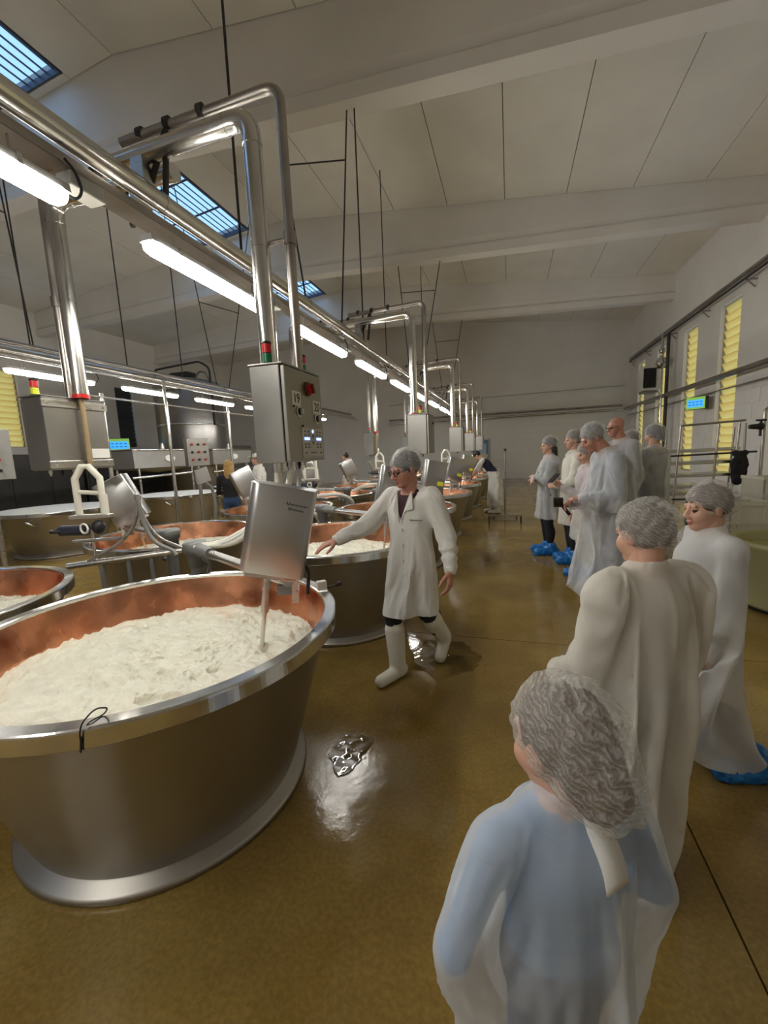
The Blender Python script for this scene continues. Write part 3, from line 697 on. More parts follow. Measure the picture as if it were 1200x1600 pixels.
# ================================================================== far side: troughs, tank, posts, panels
TR = mat('trough_steel', (.55, .55, .54), .35, .7, .05, 3)
for i, (y0, y1, lb) in enumerate(((9.05, 11.6, 'long steel trough with V-shaped bottom and oval plate left of the tank'), (12.3, 14.6, 'steel trough with oval plate in front of the tank'))):
    x = -10.4; t = thing('trough', lb, 'trough', (x, y0, 0)); L_ = y1-y0
    V = []
    for u, w_, z in ((0, .52, 1.98), (L_, .52, 1.98)): V += [(-w_, u, z), (w_, u, z)]
    V += [(-.45, .08, 1.48), (.45, .08, 1.48), (-.45, L_-.08, 1.48), (.45, L_-.08, 1.48), (-.1, L_/2, 1.33), (.1, L_/2, 1.33)]
    MB().add(V, [(0, 1, 5, 4), (2, 6, 7, 3), (0, 4, 8, 6, 2), (1, 3, 7, 9, 5), (4, 5, 9, 8), (8, 9, 7, 6)]).build('basin', TR, t)
    for a_, b__ in (((-.54, 0), (.54, 0)), ((.54, 0), (.54, L_)), ((.54, L_), (-.54, L_)), ((-.54, L_), (-.54, 0))):
        MB().cyl((*a_, 1.99), (*b__, 1.99), .028, n=10).build('rim_tube', POLISH, t)
    for xx in (-.4, .4):
        for u in (.25, L_-.25): MB().cyl((xx, u, 0), (xx, u, 1.5), .035, n=10).build('leg', STEEL, t)
    op = MB(); n = 24
    op.cyl((.49, L_*.52, 1.74), (.515, L_*.52, 1.74), .10, n=24); op.v = [(v[0], L_*.52+(v[1]-L_*.52)*1.9, v[2]) for v in op.v]; op.build('oval_plate', PLATE, t)
    MB().cyl((.3, L_*.5, 1.95), (.3, L_*.5, 2.12), .07, n=14).cyl((.3, L_*.5, 2.10), (.3, L_*.5, 2.2), .045, n=12).build('drive_motor', POLISH, t)
    MB().cyl((.62, -.2, 1.22), (.62, L_+.2, 1.28), .035, n=10).build('drain_pipe', POLISH, t)
TK = mat('tank_steel', (.33, .32, .31), .32, .95, .08, 1.5)
tk = thing('storage_tank', 'tall round steel tank with pipework on its lid', 'tank', (-12.45, 14.4, 0))
MB().lathe([(1.25, .5), (1.28, .55), (1.28, 4.55), (1.2, 4.72), (.5, 4.9), (.0001, 4.92)], 48).build('shell', TK, tk)
for z in (1.6, 3.0, 4.3): MB().lathe([(1.283, z), (1.295, z+.01), (1.295, z+.07), (1.283, z+.08)], 48).build('band', POLISH, tk)
for a_ in (.5, 2.1, 3.7, 5.2): MB().cyl((1.05*math.cos(a_), 1.05*math.sin(a_), 0), (1.05*math.cos(a_), 1.05*math.sin(a_), .6), .07, n=10).build('leg', STEEL, tk)
MB().box((-.2, 0, 5.05), (.9, .5, .22), None, .03).build('lid_motor', DARKM, tk)
MB().tube([(-1.0, -.6, 4.7), (-1.0, -.6, 5.25), (.9, -.3, 5.45), (1.25, -.2, 5.2), (1.30, -.2, 3.0)], .04, 8, .15).build('lid_pipe', DARKM, tk)
MB().tube([(.4, 0, 4.9), (.6, 0, 5.15), (.9, 0, 5.1), (1.0, .1, 4.75)], .035, 8, .1).build('lid_elbow', DPIPE, tk)
for i, (y, zt) in enumerate(((5.82, 2.86), (7.28, 3.3), (9.3, 2.95), (11.3, 2.9))):
    p = thing('pipe_post', 'upright steel post by the lidded vats, %s from the pale button panel' % ORD[i], 'post', (-6.9, y, 0), 0, 'steel posts beside the lidded vats')
    MB().cyl((0, 0, .02), (0, 0, zt), .036, n=12).build('post', POLISH, p); MB().cyl((0, 0, 0), (0, 0, .02), .09, n=14).build('foot', STEEL, p)
run_pipe('thin_pipe', 'thin bright pipe strung between the steel posts', [(-6.9, 5.6, 2.80), (-6.9, 11.4, 2.80)], .018, POLISH)
for i, (x, y, lb) in enumerate(((-6.82, 7.95, 'small steel button panel standing over a lidded vat'), (-7.75, 4.45, 'pale button panel with red knobs by the left lidded vat'))):
    c = thing('button_panel', lb, 'control panel', (x, y, 0)); w_ = .48 if i == 0 else .62; z0 = 1.50 if i == 0 else 1.45; hh = .62 if i == 0 else .78
    MB().box((0, 0, z0+hh/2), (.20, w_, hh), rotm(0, 0, -.5), .01).build('case', CAB if i == 0 else mat('pale_grey_paint', (.42, .42, .40), .5), c)
    R_ = rotm(0, 0, -.5)
    for r_ in range(3):
        for k in range(3):
            q = R_ @ Vector((.105, -.14+.14*k, 0)); MB().cyl((q.x, q.y, z0+.14+.17*r_), (q.x+.03, q.y-.015, z0+.14+.17*r_), .026, n=10).build('button', BLACKP if (r_+k+i) % 2 else RED, c)
    MB().cyl((-.02, .02, 0), (-.02, .02, z0+.02), .04, n=10).build('pedestal', STEEL, c)
    if i == 0:
        MB().box((.12, -.05, 1.28), (.10, .30, .34), R_ @ rotm(.25, 0, 0), .01).build('tilted_cover', BOXM, c)
        MB().tube([(.0, .15, 1.1), (.15, .2, 1.0), (.25, .15, .6), (.22, .1, .04)], .04, 8, .2).build('hose', RUBBER, c)
DK = mat('dark_filler', (.035, .032, .03), .5, .2, .2, 3)  # near-black tone for the made-up cabinets, matching the dark area under the troughs
GW = mat('grey_filler', (.22, .215, .21), .6, 0, .08, 2)
for i, (y0, y1, z1, mm) in enumerate(((3.0, 7.6, 2.2, DK), (7.7, 11.2, 2.05, DK), (11.3, 16, 2.1, DK), (16.2, 21.5, 2.4, GW))):  # invented cabinets, added to fill the dark area behind the troughs
    c = thing('added_cabinet', 'low dark added cabinet along the far aisle, %s before the grey one' % ORD[2-i] if i < 3 else 'grey added cabinet beyond the tank', 'machine', (-14.9, (y0+y1)/2, 0), 0, 'dark added cabinets' if i < 3 else None)
    MB().bx(-.35, .35, y0-(y0+y1)/2, y1-(y0+y1)/2, .06, z1, .03).build('case', mm, c)
    MB().bx(-.30, .30, y0-(y0+y1)/2+.05, y1-(y0+y1)/2-.05, 0, .06).build('plinth', BLACKP, c)
    for k in range(3):
        yy = y0-(y0+y1)/2+(y1-y0)*(k+.5)/3; MB().box((.36, yy, z1*.55), (.02, (y1-y0)/3-.12, z1*.75), None, .008).build('door', mm, c)
def display(label, loc, rz, s=1.0, arm=.4):
    t = thing('status_display', label, 'display', loc, rz)
    MB().box((0, 0, 0), (.50*s, .16*s, .34*s), None, .012).build('case', DARKM, t)
    MB().box((0, -.084*s, 0), (.48*s, .006, .32*s)).build('frame', LEDG, t)
    sc = MB().box((0, -.089*s, -.01), (.42*s, .006, .20*s)).build('screen', LCD, t)
    for z in (.03, -.045):
        for k in range(4): MB().box((-.14*s+.095*s*k, -.0935*s-.002, z*s), (.06*s, .003, .022*s)).build('digit', emission('digit_dark', (.0, .08, .35), .4), sc)
    MB().box((0, .08*s+arm/2, 0), (.05, arm, .05)).build('bracket', DPIPE, t)
display('blue and green lit display between the yellow right-wall windows', (5.22, 14.5, 2.66), math.radians(-50), 1.05, .3)
display('blue and green lit display behind the long steel trough', (-14.7, 12.9, 2.37), math.radians(45), 1.5, .05)

# hoses hanging under the near cabinet, and more white pipe arches along the second row
for i, (y, q) in enumerate(((2.42, .0), (2.50, -.05), (2.62, -.10), (2.74, -.05))):
    h_ = thing('feed_hose', 'pale feed hose under cabinet 19 and 20, %s from its near corner' % ORD[i], 'hose', (-1.46, y, 1.56), 0, 'feed hoses under cabinet 19 and 20')
    MB().tube([(0, 0, 0), (q*.4, .01, -.15), (q-.05, .04, -.34), (q-.45, .08-.10*i, -.56), (q-.66, .0-.10*i, -.57)], .016 if i % 2 else .022, 8, .10).build('tube', HM if i % 2 else AR, h_)
    MB().cyl((0, 0, -.05), (0, 0, .012), .027, n=10).build('fitting', PIPE, h_)
for i, (x, y) in enumerate(((-3.40, 6.72), (-3.40, 10.9), (-1.75, 6.75), (-1.6, 10.95))):
    w_ = ('under the %s cabinet past the bracketed cabinet' % ORD[i]) if i < 2 else ('under the %s cabinet past cabinet 19 and 20' % ORD[i-2])
    copy_thing(ar, (x, y, 1.22), None, 'white plastic pipe arch '+w_, 'far pipe arches'); copy_thing(va, (x, y-.02, 1.09), None, 'black valve with handwheel '+w_, 'far valves')
# ================================================================== people: signed-distance bodies meshed with surface nets
def V3(*a): return np.array(a, float)
def rot_np(rx=0, ry=0, rz=0): return np.array(Euler((rx, ry, rz)).to_matrix())
DRAPE = []
class Cap:
    def __init__(s, a, b, ra, rb=None, m='skin', k=.02, rip=None, sub=False):
        s.a, s.b, s.ra, s.rb, s.m, s.k, s.rip, s.sub = V3(*a), V3(*b), ra, ra if rb is None else rb, m, k, rip, sub
        r = max(s.ra, s.rb)+.03
        s.lo = np.minimum(s.a, s.b)-r; s.hi = np.maximum(s.a, s.b)+r
    def d(s, x, y, z):
        ba = s.b-s.a; px, py, pz = x-s.a[0], y-s.a[1], z-s.a[2]
        t = np.clip((px*ba[0]+py*ba[1]+pz*ba[2])/max(1e-9, ba@ba), 0, 1)
        r = s.ra+(s.rb-s.ra)*t
        if s.rip: r = r+s.rip[0]*np.sin(t*s.rip[1]+s.rip[2]+4*px+7*py)
        return np.sqrt((px-t*ba[0])**2+(py-t*ba[1])**2+(pz-t*ba[2])**2)-r
class Ell:
    def __init__(s, c, r, R=None, m='skin', k=.02, sub=False):
        s.c, s.r, s.R, s.m, s.k, s.sub = V3(*c), V3(*r), R, m, k, sub
        q = s.r if R is None else np.abs(R)@s.r
        s.lo = s.c-q-.03; s.hi = s.c+q+.03
    def d(s, x, y, z):
        x, y, z = x-s.c[0], y-s.c[1], z-s.c[2]
        if s.R is not None:
            R = s.R; x, y, z = R[0, 0]*x+R[1, 0]*y+R[2, 0]*z, R[0, 1]*x+R[1, 1]*y+R[2, 1]*z, R[0, 2]*x+R[1, 2]*y+R[2, 2]*z
        a = np.sqrt((x/s.r[0])**2+(y/s.r[1])**2+(z/s.r[2])**2); b = np.sqrt((x/s.r[0]**2)**2+(y/s.r[1]**2)**2+(z/s.r[2]**2)**2)+1e-9
        return a*(a-1)/b
class Skirt:      # stacked elliptical sections (z, a, b, cx, cy) with fold ripples that grow towards the hem
    def __init__(s, secs, amp, seed, m='cloth', k=.03, ztop=None):
        s.q = np.array(sorted(secs), float); s.amp = amp; s.m = m; s.k = k; s.sub = False
        rg = random.Random(seed); s.w = [(rg.choice((3, 4, 5, 6, 7, 9, 11)), rg.uniform(0, 6.3), rg.uniform(-2.5, 2.5), rg.uniform(.4, 1)) for _ in range(5)]
        A = s.q[:, 1].max()+.08; B = s.q[:, 2].max()+.08
        s.lo = V3(s.q[:, 3].min()-A, s.q[:, 4].min()-B, s.q[0, 0]-.03); s.hi = V3(s.q[:, 3].max()+A, s.q[:, 4].max()+B, s.q[-1, 0]+.05)
    def d(s, x, y, z):
        z0 = s.q[:, 0]; g = lambda i: np.interp(z, z0, s.q[:, i])
        a, b, cx, cy = g(1), g(2), g(3), g(4)
        X, Y = (x-cx)/a, (y-cy)/b; th = np.arctan2(Y, X)
        u = np.clip((z0[-1]-z)/(z0[-1]-z0[0]), 0, 1)
        rp = sum(w*(.55*np.sin(n*th+p+zz*z*2)+.9*(.5-np.abs(np.sin((n*th+p*1.7+zz*z*3)*.5)))) for n, p, zz, w in s.w)*s.amp*(.12+u)
        d = (np.sqrt(X*X+Y*Y)-1)*np.minimum(a, b)-rp
        return np.maximum(np.maximum(d, z0[0]-z), z-z0[-1])
def grid_eval(prims, lo, hi, h, post=None):
    n = np.maximum(((hi-lo)/h).astype(int)+2, 4)
    ax = [lo[i]+h*np.arange(n[i]) for i in range(3)]
    D = np.full(n, .5)
    for p in prims:
        i0 = [max(0, int((p.lo[i]-lo[i])/h)-1) for i in range(3)]; i1 = [min(n[i], int((p.hi[i]-lo[i])/h)+3) for i in range(3)]
        if any(i1[i] <= i0[i] for i in range(3)): continue
        sl = tuple(slice(i0[i], i1[i]) for i in range(3))
        x, y, z = ax[0][sl[0]][:, None, None], ax[1][sl[1]][None, :, None], ax[2][sl[2]][None, None, :]
        d = p.d(x, y, z); E_ = D[sl]; k = p.k
        if p.sub:
            D[sl] = np.maximum(E_, -d)
        elif k > 0:
            hh = np.maximum(k-np.abs(E_-d), 0)/k; D[sl] = np.minimum(E_, d)-hh*hh*k*.25
        else: D[sl] = np.minimum(E_, d)
    if post is not None: D = post(D, ax[0][:, None, None], ax[1][None, :, None], ax[2][None, None, :])
    return D, ax
def surface_nets(D, ax, h):
    ins = D < 0; n = D.shape
    c = [D[i:n[0]-1+i, j:n[1]-1+j, k:n[2]-1+k] for i in (0, 1) for j in (0, 1) for k in (0, 1)]
    cs = np.stack([q < 0 for q in c]); mix = cs.any(0) & ~cs.all(0)
    I = np.argwhere(mix); idx = -np.ones(mix.shape, int); idx[mix] = np.arange(len(I))
    val = np.stack([q[mix] for q in c]); off = np.array([(i, j, k) for i in (0, 1) for j in (0, 1) for k in (0, 1)], float)
    acc = np.zeros((len(I), 3)); cnt = np.zeros(len(I))
    for a in range(8):
        for b in range(a+1, 8):
            if np.abs(off[a]-off[b]).sum() != 1: continue
            va, vb = val[a], val[b]; m = (va < 0) != (vb < 0)
            t = np.where(m, va/np.where(m, va-vb, 1), 0)
            acc[m] += (off[a]+(off[b]-off[a])*t[:, None])[m]; cnt[m] += 1
    P = (I+acc/np.maximum(cnt, 1)[:, None])*h+np.array([a[0] for a in ax])
    Fc = []
    for axis in range(3):
        u, v = [(1, 2), (2, 0), (0, 1)][axis]
        sl0 = [slice(None)]*3; sl1 = [slice(None)]*3; sl0[axis] = slice(0, -1); sl1[axis] = slice(1, None)
        e = ins[tuple(sl0)] != ins[tuple(sl1)]; s0 = ins[tuple(sl0)]
        Q = np.argwhere(e)
        ok = (Q[:, u] > 0) & (Q[:, v] > 0) & (Q[:, u] < n[u]-1) & (Q[:, v] < n[v]-1) & (Q[:, axis] < n[axis]-1)
        Q = Q[ok]; fl = s0[Q[:, 0], Q[:, 1], Q[:, 2]]
        def g(du, dv):
            R = Q.copy(); R[:, u] -= du; R[:, v] -= dv; return idx[R[:, 0], R[:, 1], R[:, 2]]
        q = np.stack([g(1, 1), g(0, 1), g(0, 0), g(1, 0)], 1)
        q[~fl] = q[~fl][:, ::-1]; Fc.append(q)
    Fc = np.concatenate(Fc); Fc = Fc[(Fc >= 0).all(1)]
    return P, Fc
def sdf_mesh(prims, h, post=None, pad=.03):
    pos = [p for p in prims if not p.sub]
    lo = np.min([p.lo for p in pos], 0)-pad; hi = np.max([p.hi for p in pos], 0)+pad
    D, ax = grid_eval(prims, lo, hi, h, post); return surface_nets(D, ax, h)
def classify(prims, C_):
    x, y, z = C_.T; best = np.full(len(C_), 9.); lab = np.zeros(len(C_), int); names = []
    for p in prims:
        if p.sub: continue
        if p.m not in names: names.append(p.m)
        d = p.d(x, y, z)-getattr(p, 'bias', 0); m = d < best; best[m] = d[m]; lab[m] = names.index(p.m)
    return names, lab
def np_mesh(name, parts, mats):
    # parts: list of (P, F, material-name list or (names, labels))
    me = bpy.data.meshes.new(name); Pv = []; Fv = []; Mi = []; order = []; o = 0
    for P, Fc, lab in parts:
        Pv.append(P); Fv.append(Fc+o); o += len(P)
        if isinstance(lab, str): names, l = [lab], np.zeros(len(Fc), int)
        else: names, l = lab
        for n in names:
            if n not in order: order.append(n)
        Mi.append(np.array([order.index(n) for n in names])[l])
    P = np.concatenate(Pv); Fc = np.concatenate(Fv); Mi = np.concatenate(Mi)
    me.vertices.add(len(P)); me.vertices.foreach_set('co', P.astype(np.float32).ravel())
    me.loops.add(len(Fc)*4); me.loops.foreach_set('vertex_index', Fc.astype(np.int32).ravel())
    me.polygons.add(len(Fc)); me.polygons.foreach_set('loop_start', np.arange(0, len(Fc)*4, 4, dtype=np.int32))
    me.polygons.foreach_set('use_smooth', np.ones(len(Fc), bool))
    for n in order: me.materials.append(mats[n])
    me.polygons.foreach_set('material_index', Mi.astype(np.int32))
    me.update(calc_edges=True); me.validate(); return me
def biggest(P, Fc):
    lab = np.arange(len(P))
    for _ in range(400):
        m = lab[Fc].min(1); new = lab.copy()
        for c in range(4): np.minimum.at(new, Fc[:, c], m)
        new = new[new]
        if (new == lab).all(): break
        lab = new
    fl = lab[Fc[:, 0]]; u, n = np.unique(fl, return_counts=True); Fk = Fc[fl == u[n.argmax()]]
    used = np.unique(Fk); mp = np.zeros(len(P), int); mp[used] = np.arange(len(used)); return P[used], mp[Fk]
def np_obj(name, parts, mats, parent, smooth=0):
    me = np_mesh(name, parts, mats); o = bpy.data.objects.new(name, me); COL.objects.link(o); o.parent = parent
    if smooth:
        s = o.modifiers.new('smooth', 'SMOOTH'); s.factor = .5; s.iterations = smooth
    return o
def tame(seed, amps):   # soft crumple added to a distance field
    rg = random.Random(seed); W = []
    for a, lam in amps:
        for _ in range(4):
            v = np.array([rg.gauss(0, 1), rg.gauss(0, 1), rg.gauss(0, .55)]); v /= np.linalg.norm(v); W.append((a/2, v*2*PI/lam, rg.uniform(0, 6.3)))
    def f(x, y, z): return sum(a*(1-2*np.abs(np.sin(.5*(v[0]*x+v[1]*y+v[2]*z+p)+.8*np.sin(v[1]*x*.5-v[0]*z*.4)))) for a, v, p in W)
    return f

SKIN = mat('skin', (.62, .36, .26), .5, 0, .06, 25, .04, 200, sub=.12)
SKIND = mat('skin_ruddy', (.52, .25, .18), .45, 0, .06, 25, .04, 200, sub=.12)
LIPS = mat('lips', (.48, .18, .15), .45); EYE = mat('eye_dark', (.03, .022, .02), .2)
BROWN = mat('hair_brown', (.085, .05, .032), .55, 0, .4, 60, .5, 160, stretch=(1, 1, .2))
DARKH = mat('hair_dark', (.022, .017, .014), .5, 0, .4, 60, .5, 160, stretch=(1, 1, .2))
GREYH = mat('hair_grey', (.16, .15, .15), .55, 0, .3, 60, .5, 160, stretch=(1, 1, .2))
BLOND = mat('hair_blond', (.48, .29, .10), .5, 0, .3, 60, .5, 160, stretch=(1, 1, .2))
def cloth(name, col, **k): return mat(name, col, k.get('rough', .8), 0, .12, 20, .2, 300)
def film(name, col, lo, hi, scale, trl=.35, stretch=None, wave=False, bump=.25, bscale=22):
    # thin non-woven sheet: white scatter with some see-through, denser along its creases
    m = bpy.data.materials.new(name); nt, N, L, b = nodes(m)
    b.inputs['Base Color'].default_value = (*col, 1); b.inputs['Roughness'].default_value = .65; b.inputs['Specular IOR Level'].default_value = .25
    tc = N.new('ShaderNodeTexCoord'); src = tc.outputs['Object']
    if stretch:
        mp = N.new('ShaderNodeMapping'); mp.inputs['Scale'].default_value = stretch; L.new(src, mp.inputs[0]); src = mp.outputs[0]
    n1 = N.new('ShaderNodeTexNoise'); n1.inputs['Scale'].default_value = bscale; n1.inputs['Detail'].default_value = 3; n1.inputs['Distortion'].default_value = .8; L.new(src, n1.inputs[0])
    bp = N.new('ShaderNodeBump'); bp.inputs['Strength'].default_value = bump; bp.inputs['Distance'].default_value = .01; a1 = N.new('ShaderNodeMath'); a1.operation = 'SUBTRACT'; a1.inputs[1].default_value = .5; L.new(n1.outputs[0], a1.inputs[0])
    a2 = N.new('ShaderNodeMath'); a2.operation = 'ABSOLUTE'; L.new(a1.outputs[0], a2.inputs[0]); a3 = N.new('ShaderNodeMath'); a3.operation = 'POWER'; a3.inputs[1].default_value = .6; L.new(a2.outputs[0], a3.inputs[0])
    L.new(a3.outputs[0], bp.inputs['Height']); L.new(bp.outputs[0], b.inputs['Normal'])
    t = N.new('ShaderNodeBsdfTranslucent'); t.inputs[0].default_value = (*col, 1); mx = N.new('ShaderNodeMixShader'); mx.inputs[0].default_value = trl
    L.new(b.outputs[0], mx.inputs[1]); L.new(t.outputs[0], mx.inputs[2])
    n2 = N.new('ShaderNodeTexNoise'); n2.inputs['Scale'].default_value = scale; n2.inputs['Detail'].default_value = 4; n2.inputs['Distortion'].default_value = 1.2; L.new(src, n2.inputs[0])
    mr = N.new('ShaderNodeMapRange'); mr.inputs[1].default_value = .35; mr.inputs[2].default_value = .65; mr.inputs[3].default_value = hi; mr.inputs[4].default_value = lo
    v_ = n2.outputs[0]
    if wave:   # crease lines: ridged noise
        a_ = N.new('ShaderNodeMath'); a_.operation = 'SUBTRACT'; a_.inputs[1].default_value = .5; L.new(v_, a_.inputs[0])
        ab = N.new('ShaderNodeMath'); ab.operation = 'ABSOLUTE'; L.new(a_.outputs[0], ab.inputs[0]); v_ = ab.outputs[0]
        mr.inputs[1].default_value = .0; mr.inputs[2].default_value = .045; mr.inputs[3].default_value = lo; mr.inputs[4].default_value = hi
    L.new(v_, mr.inputs[0])
    tr = N.new('ShaderNodeBsdfTransparent'); m2 = N.new('ShaderNodeMixShader'); L.new(mr.outputs[0], m2.inputs[0]); L.new(mx.outputs[0], m2.inputs[1]); L.new(tr.outputs[0], m2.inputs[2])
    L.new(m2.outputs[0], N['Material Output'].inputs[0]); return m
GOWN = film('gown_fleece', (.90, .90, .89), .20, .30, 3.0, .30, bump=.35, bscale=5)
GOWNB = film('gown_fleece_thin', (.86, .90, .94), .42, .54, 3.0, .30, bump=.35, bscale=6)
GOWNC = film('gown_fleece_cream', (.90, .88, .81), .16, .26, 3.0, .30, bump=.35, bscale=5)
GOWNT = film('gown_fleece_sheer', (.88, .90, .92), .38, .52, 4.0, .30, bump=.5, bscale=7)
def pleated(name, col, lo, hi, scale, dist=7.0):
    m = bpy.data.materials.new(name); nt, N, L, b = nodes(m)
    b.inputs['Base Color'].default_value = (*col, 1); b.inputs['Roughness'].default_value = .6; b.inputs['Specular IOR Level'].default_value = .25
    tc = N.new('ShaderNodeTexCoord'); mp = N.new('ShaderNodeMapping'); mp.inputs['Rotation'].default_value = (.5, .25, .3); L.new(tc.outputs['Object'], mp.inputs[0])
    wv = N.new('ShaderNodeTexWave'); wv.wave_type = 'BANDS'; wv.bands_direction = 'Z'; wv.wave_profile = 'SIN'; wv.inputs['Scale'].default_value = scale; wv.inputs['Distortion'].default_value = dist; wv.inputs['Detail'].default_value = 3; wv.inputs['Detail Scale'].default_value = 1.2; wv.inputs['Detail Roughness'].default_value = .6
    L.new(mp.outputs[0], wv.inputs[0])
    bp = N.new('ShaderNodeBump'); bp.inputs['Strength'].default_value = .5; bp.inputs['Distance'].default_value = .006; L.new(wv.outputs['Fac'], bp.inputs['Height']); L.new(bp.outputs[0], b.inputs['Normal'])
    pw = N.new('ShaderNodeMath'); pw.operation = 'POWER'; pw.inputs[1].default_value = 2.2; L.new(wv.outputs['Fac'], pw.inputs[0])
    mr = N.new('ShaderNodeMapRange'); mr.inputs[3].default_value = hi; mr.inputs[4].default_value = lo; L.new(pw.outputs[0], mr.inputs[0])
    t = N.new('ShaderNodeBsdfTranslucent'); t.inputs[0].default_value = (*col, 1); mx = N.new('ShaderNodeMixShader'); mx.inputs[0].default_value = .3; L.new(b.outputs[0], mx.inputs[1]); L.new(t.outputs[0], mx.inputs[2])
    tr = N.new('ShaderNodeBsdfTransparent'); m2 = N.new('ShaderNodeMixShader'); L.new(mr.outputs[0], m2.inputs[0]); L.new(mx.outputs[0], m2.inputs[1]); L.new(tr.outputs[0], m2.inputs[2]); L.new(m2.outputs[0], N['Material Output'].inputs[0])
    return m
NET = pleated('hairnet_fleece', (.82, .81, .78), .50, .70, 30, 11)
NETF = pleated('hairnet_fleece_far', (.84, .84, .84), .55, .68, 22, 10)
COATM = mat('lab_coat_cotton', (.74, .73, .69), .75, 0, .05, 6, .25, 18)
SHOEC = mat('shoe_cover_film', (.01, .17, .52), .28, 0, .25, 30, .5, 35)
BOOT = mat('white_rubber_boot', (.78, .76, .68), .35, 0, .05, 8); SOLE = mat('boot_sole', (.10, .09, .08), .7)
BASEM = {'skin': SKIN, 'ruddy': SKIND, 'lips': LIPS, 'eye': EYE, 'brown': BROWN, 'dark': DARKH, 'grey': GREYH, 'blond': BLOND, 'shoe': mat('dark_shoe', (.03, .03, .035), .5), 'boot': BOOT, 'sole': SOLE,
         'black': cloth('black_cloth', (.012, .012, .016)), 'navy': cloth('navy_cloth', (.016, .022, .06)), 'bluegrey': cloth('blue_grey_cloth', (.10, .13, .19)), 'sky': cloth('sky_blue_cloth', (.10, .27, .52)),
         'grey_c': cloth('grey_cloth', (.20, .20, .21)), 'beige': cloth('beige_cloth', (.50, .40, .28)), 'white_c': cloth('white_cloth', (.74, .73, .70)), 'jeans': cloth('jeans_cloth', (.03, .06, .14)), 'maroon': cloth('maroon_cloth', (.05, .014, .02)), 'tan': cloth('tan_cloth', (.42, .36, .28)), 'pink': cloth('pink_stripe_cloth', (.55, .40, .42))}

def xf(R, c, s, p): return R @ (V3(*p)*s)+c
def head_prims(c, R, s, skin='skin', brow='brown'):
    E_ = lambda p, r, m=skin, k=.012, q=None, sub=False: Ell(xf(R, c, s, p), V3(*r)*s, R if q is None else R@q, m, k*s, sub)
    Cp = lambda a, b, ra, rb, m=skin, k=.012: Cap(xf(R, c, s, a), xf(R, c, s, b), ra*s, rb*s, m, k*s)
    P = [E_((0, .014, .025), (.074, .093, .087)), E_((0, -.030, -.036), (.060, .066, .084), k=.02), E_((0, -.066, -.094), (.030, .026, .022), k=.02)]
    for x in (-1, 1):
        P += [E_((x*.037, -.060, -.034), (.027, .028, .030), k=.02), E_((x*.012, -.102, -.036), (.010, .012, .009), k=.008),
              E_((x*.076, .006, -.010), (.009, .021, .031), k=.008, q=rot_np(.25, 0, x*.35)), E_((x*.030, -.079, -.004), (.0125, .0135, .0075), 'eye', .002)]
        P[-1].bias = -.0015
    P += [Cp((-.034, -.083, .018), (.034, -.083, .018), .012, .012, k=.015), Cp((0, -.090, .012), (0, -.113, -.030), .008, .0125, k=.010),
          E_((0, -.093, -.062), (.022, .010, .006), 'lips', .004), E_((0, -.091, -.072), (.018, .010, .006), 'lips', .004)]
    for x in (-1, 1): P += [Cp((x*.018, -.094, .020), (x*.044, -.082, .019), .0042, .0035, brow, .002)]
    return P
def hand_prims(w, d, nrm, s, side, curl=.5, skin='skin', spread=.12, thumb_out=.7, pinch=0):
    # w wrist, d direction of the fingers, nrm back-of-hand normal, side +1 if the thumb is on cross(d,nrm)
    d = V3(*d); d /= np.linalg.norm(d); n = V3(*nrm); n = n-d*(n@d); n /= np.linalg.norm(n); t = np.cross(d, n)*side
    P = [Cap(w-d*.05*s, w+d*.01*s, .026*s, .025*s, skin, .015)]
    for i, (o, L1, fl) in enumerate(((.027, .085, .074), (.009, .088, .082), (-.010, .084, .076), (-.027, .077, .060))):
        a = w+d*.012*s+t*o*.55*s; k = w+(d*L1+t*o)*s
        P.append(Cap(a, k, .014*s, .0105*s, skin, .012))
        dr = d+t*o*spread*30*.3; dr /= np.linalg.norm(dr); p = k; cu = curl*(1+.12*i)
        for j, (f, r0_, r1_) in enumerate(((.45, .0098, .0090), (.30, .0090, .0083), (.25, .0083, .0070))):
            ang = cu*(.55, .85, .6)[j]; dr = dr*math.cos(ang)-n*math.sin(ang); q = p+dr*fl*f*s
            P.append(Cap(p, q, r0_*s, r1_*s, skin, .003)); p = q
    tb = w+d*.022*s+t*.022*s; td = d*.62+t*thumb_out-n*.35; td /= np.linalg.norm(td)
    q = tb+td*.040*s; P.append(Cap(tb-td*.01*s, q, .0150*s, .0118*s, skin, .012)); td2 = td*.8+d*.4-n*.3*curl; td2 /= np.linalg.norm(td2); q2 = q+td2*.033*s
    P.append(Cap(q, q2, .0112*s, .0100*s, skin, .004)); q3 = q2+(td2*.9+d*.3)/1.1*.026*s; P.append(Cap(q2, q3, .0098*s, .0078*s, skin, .004))
    return P

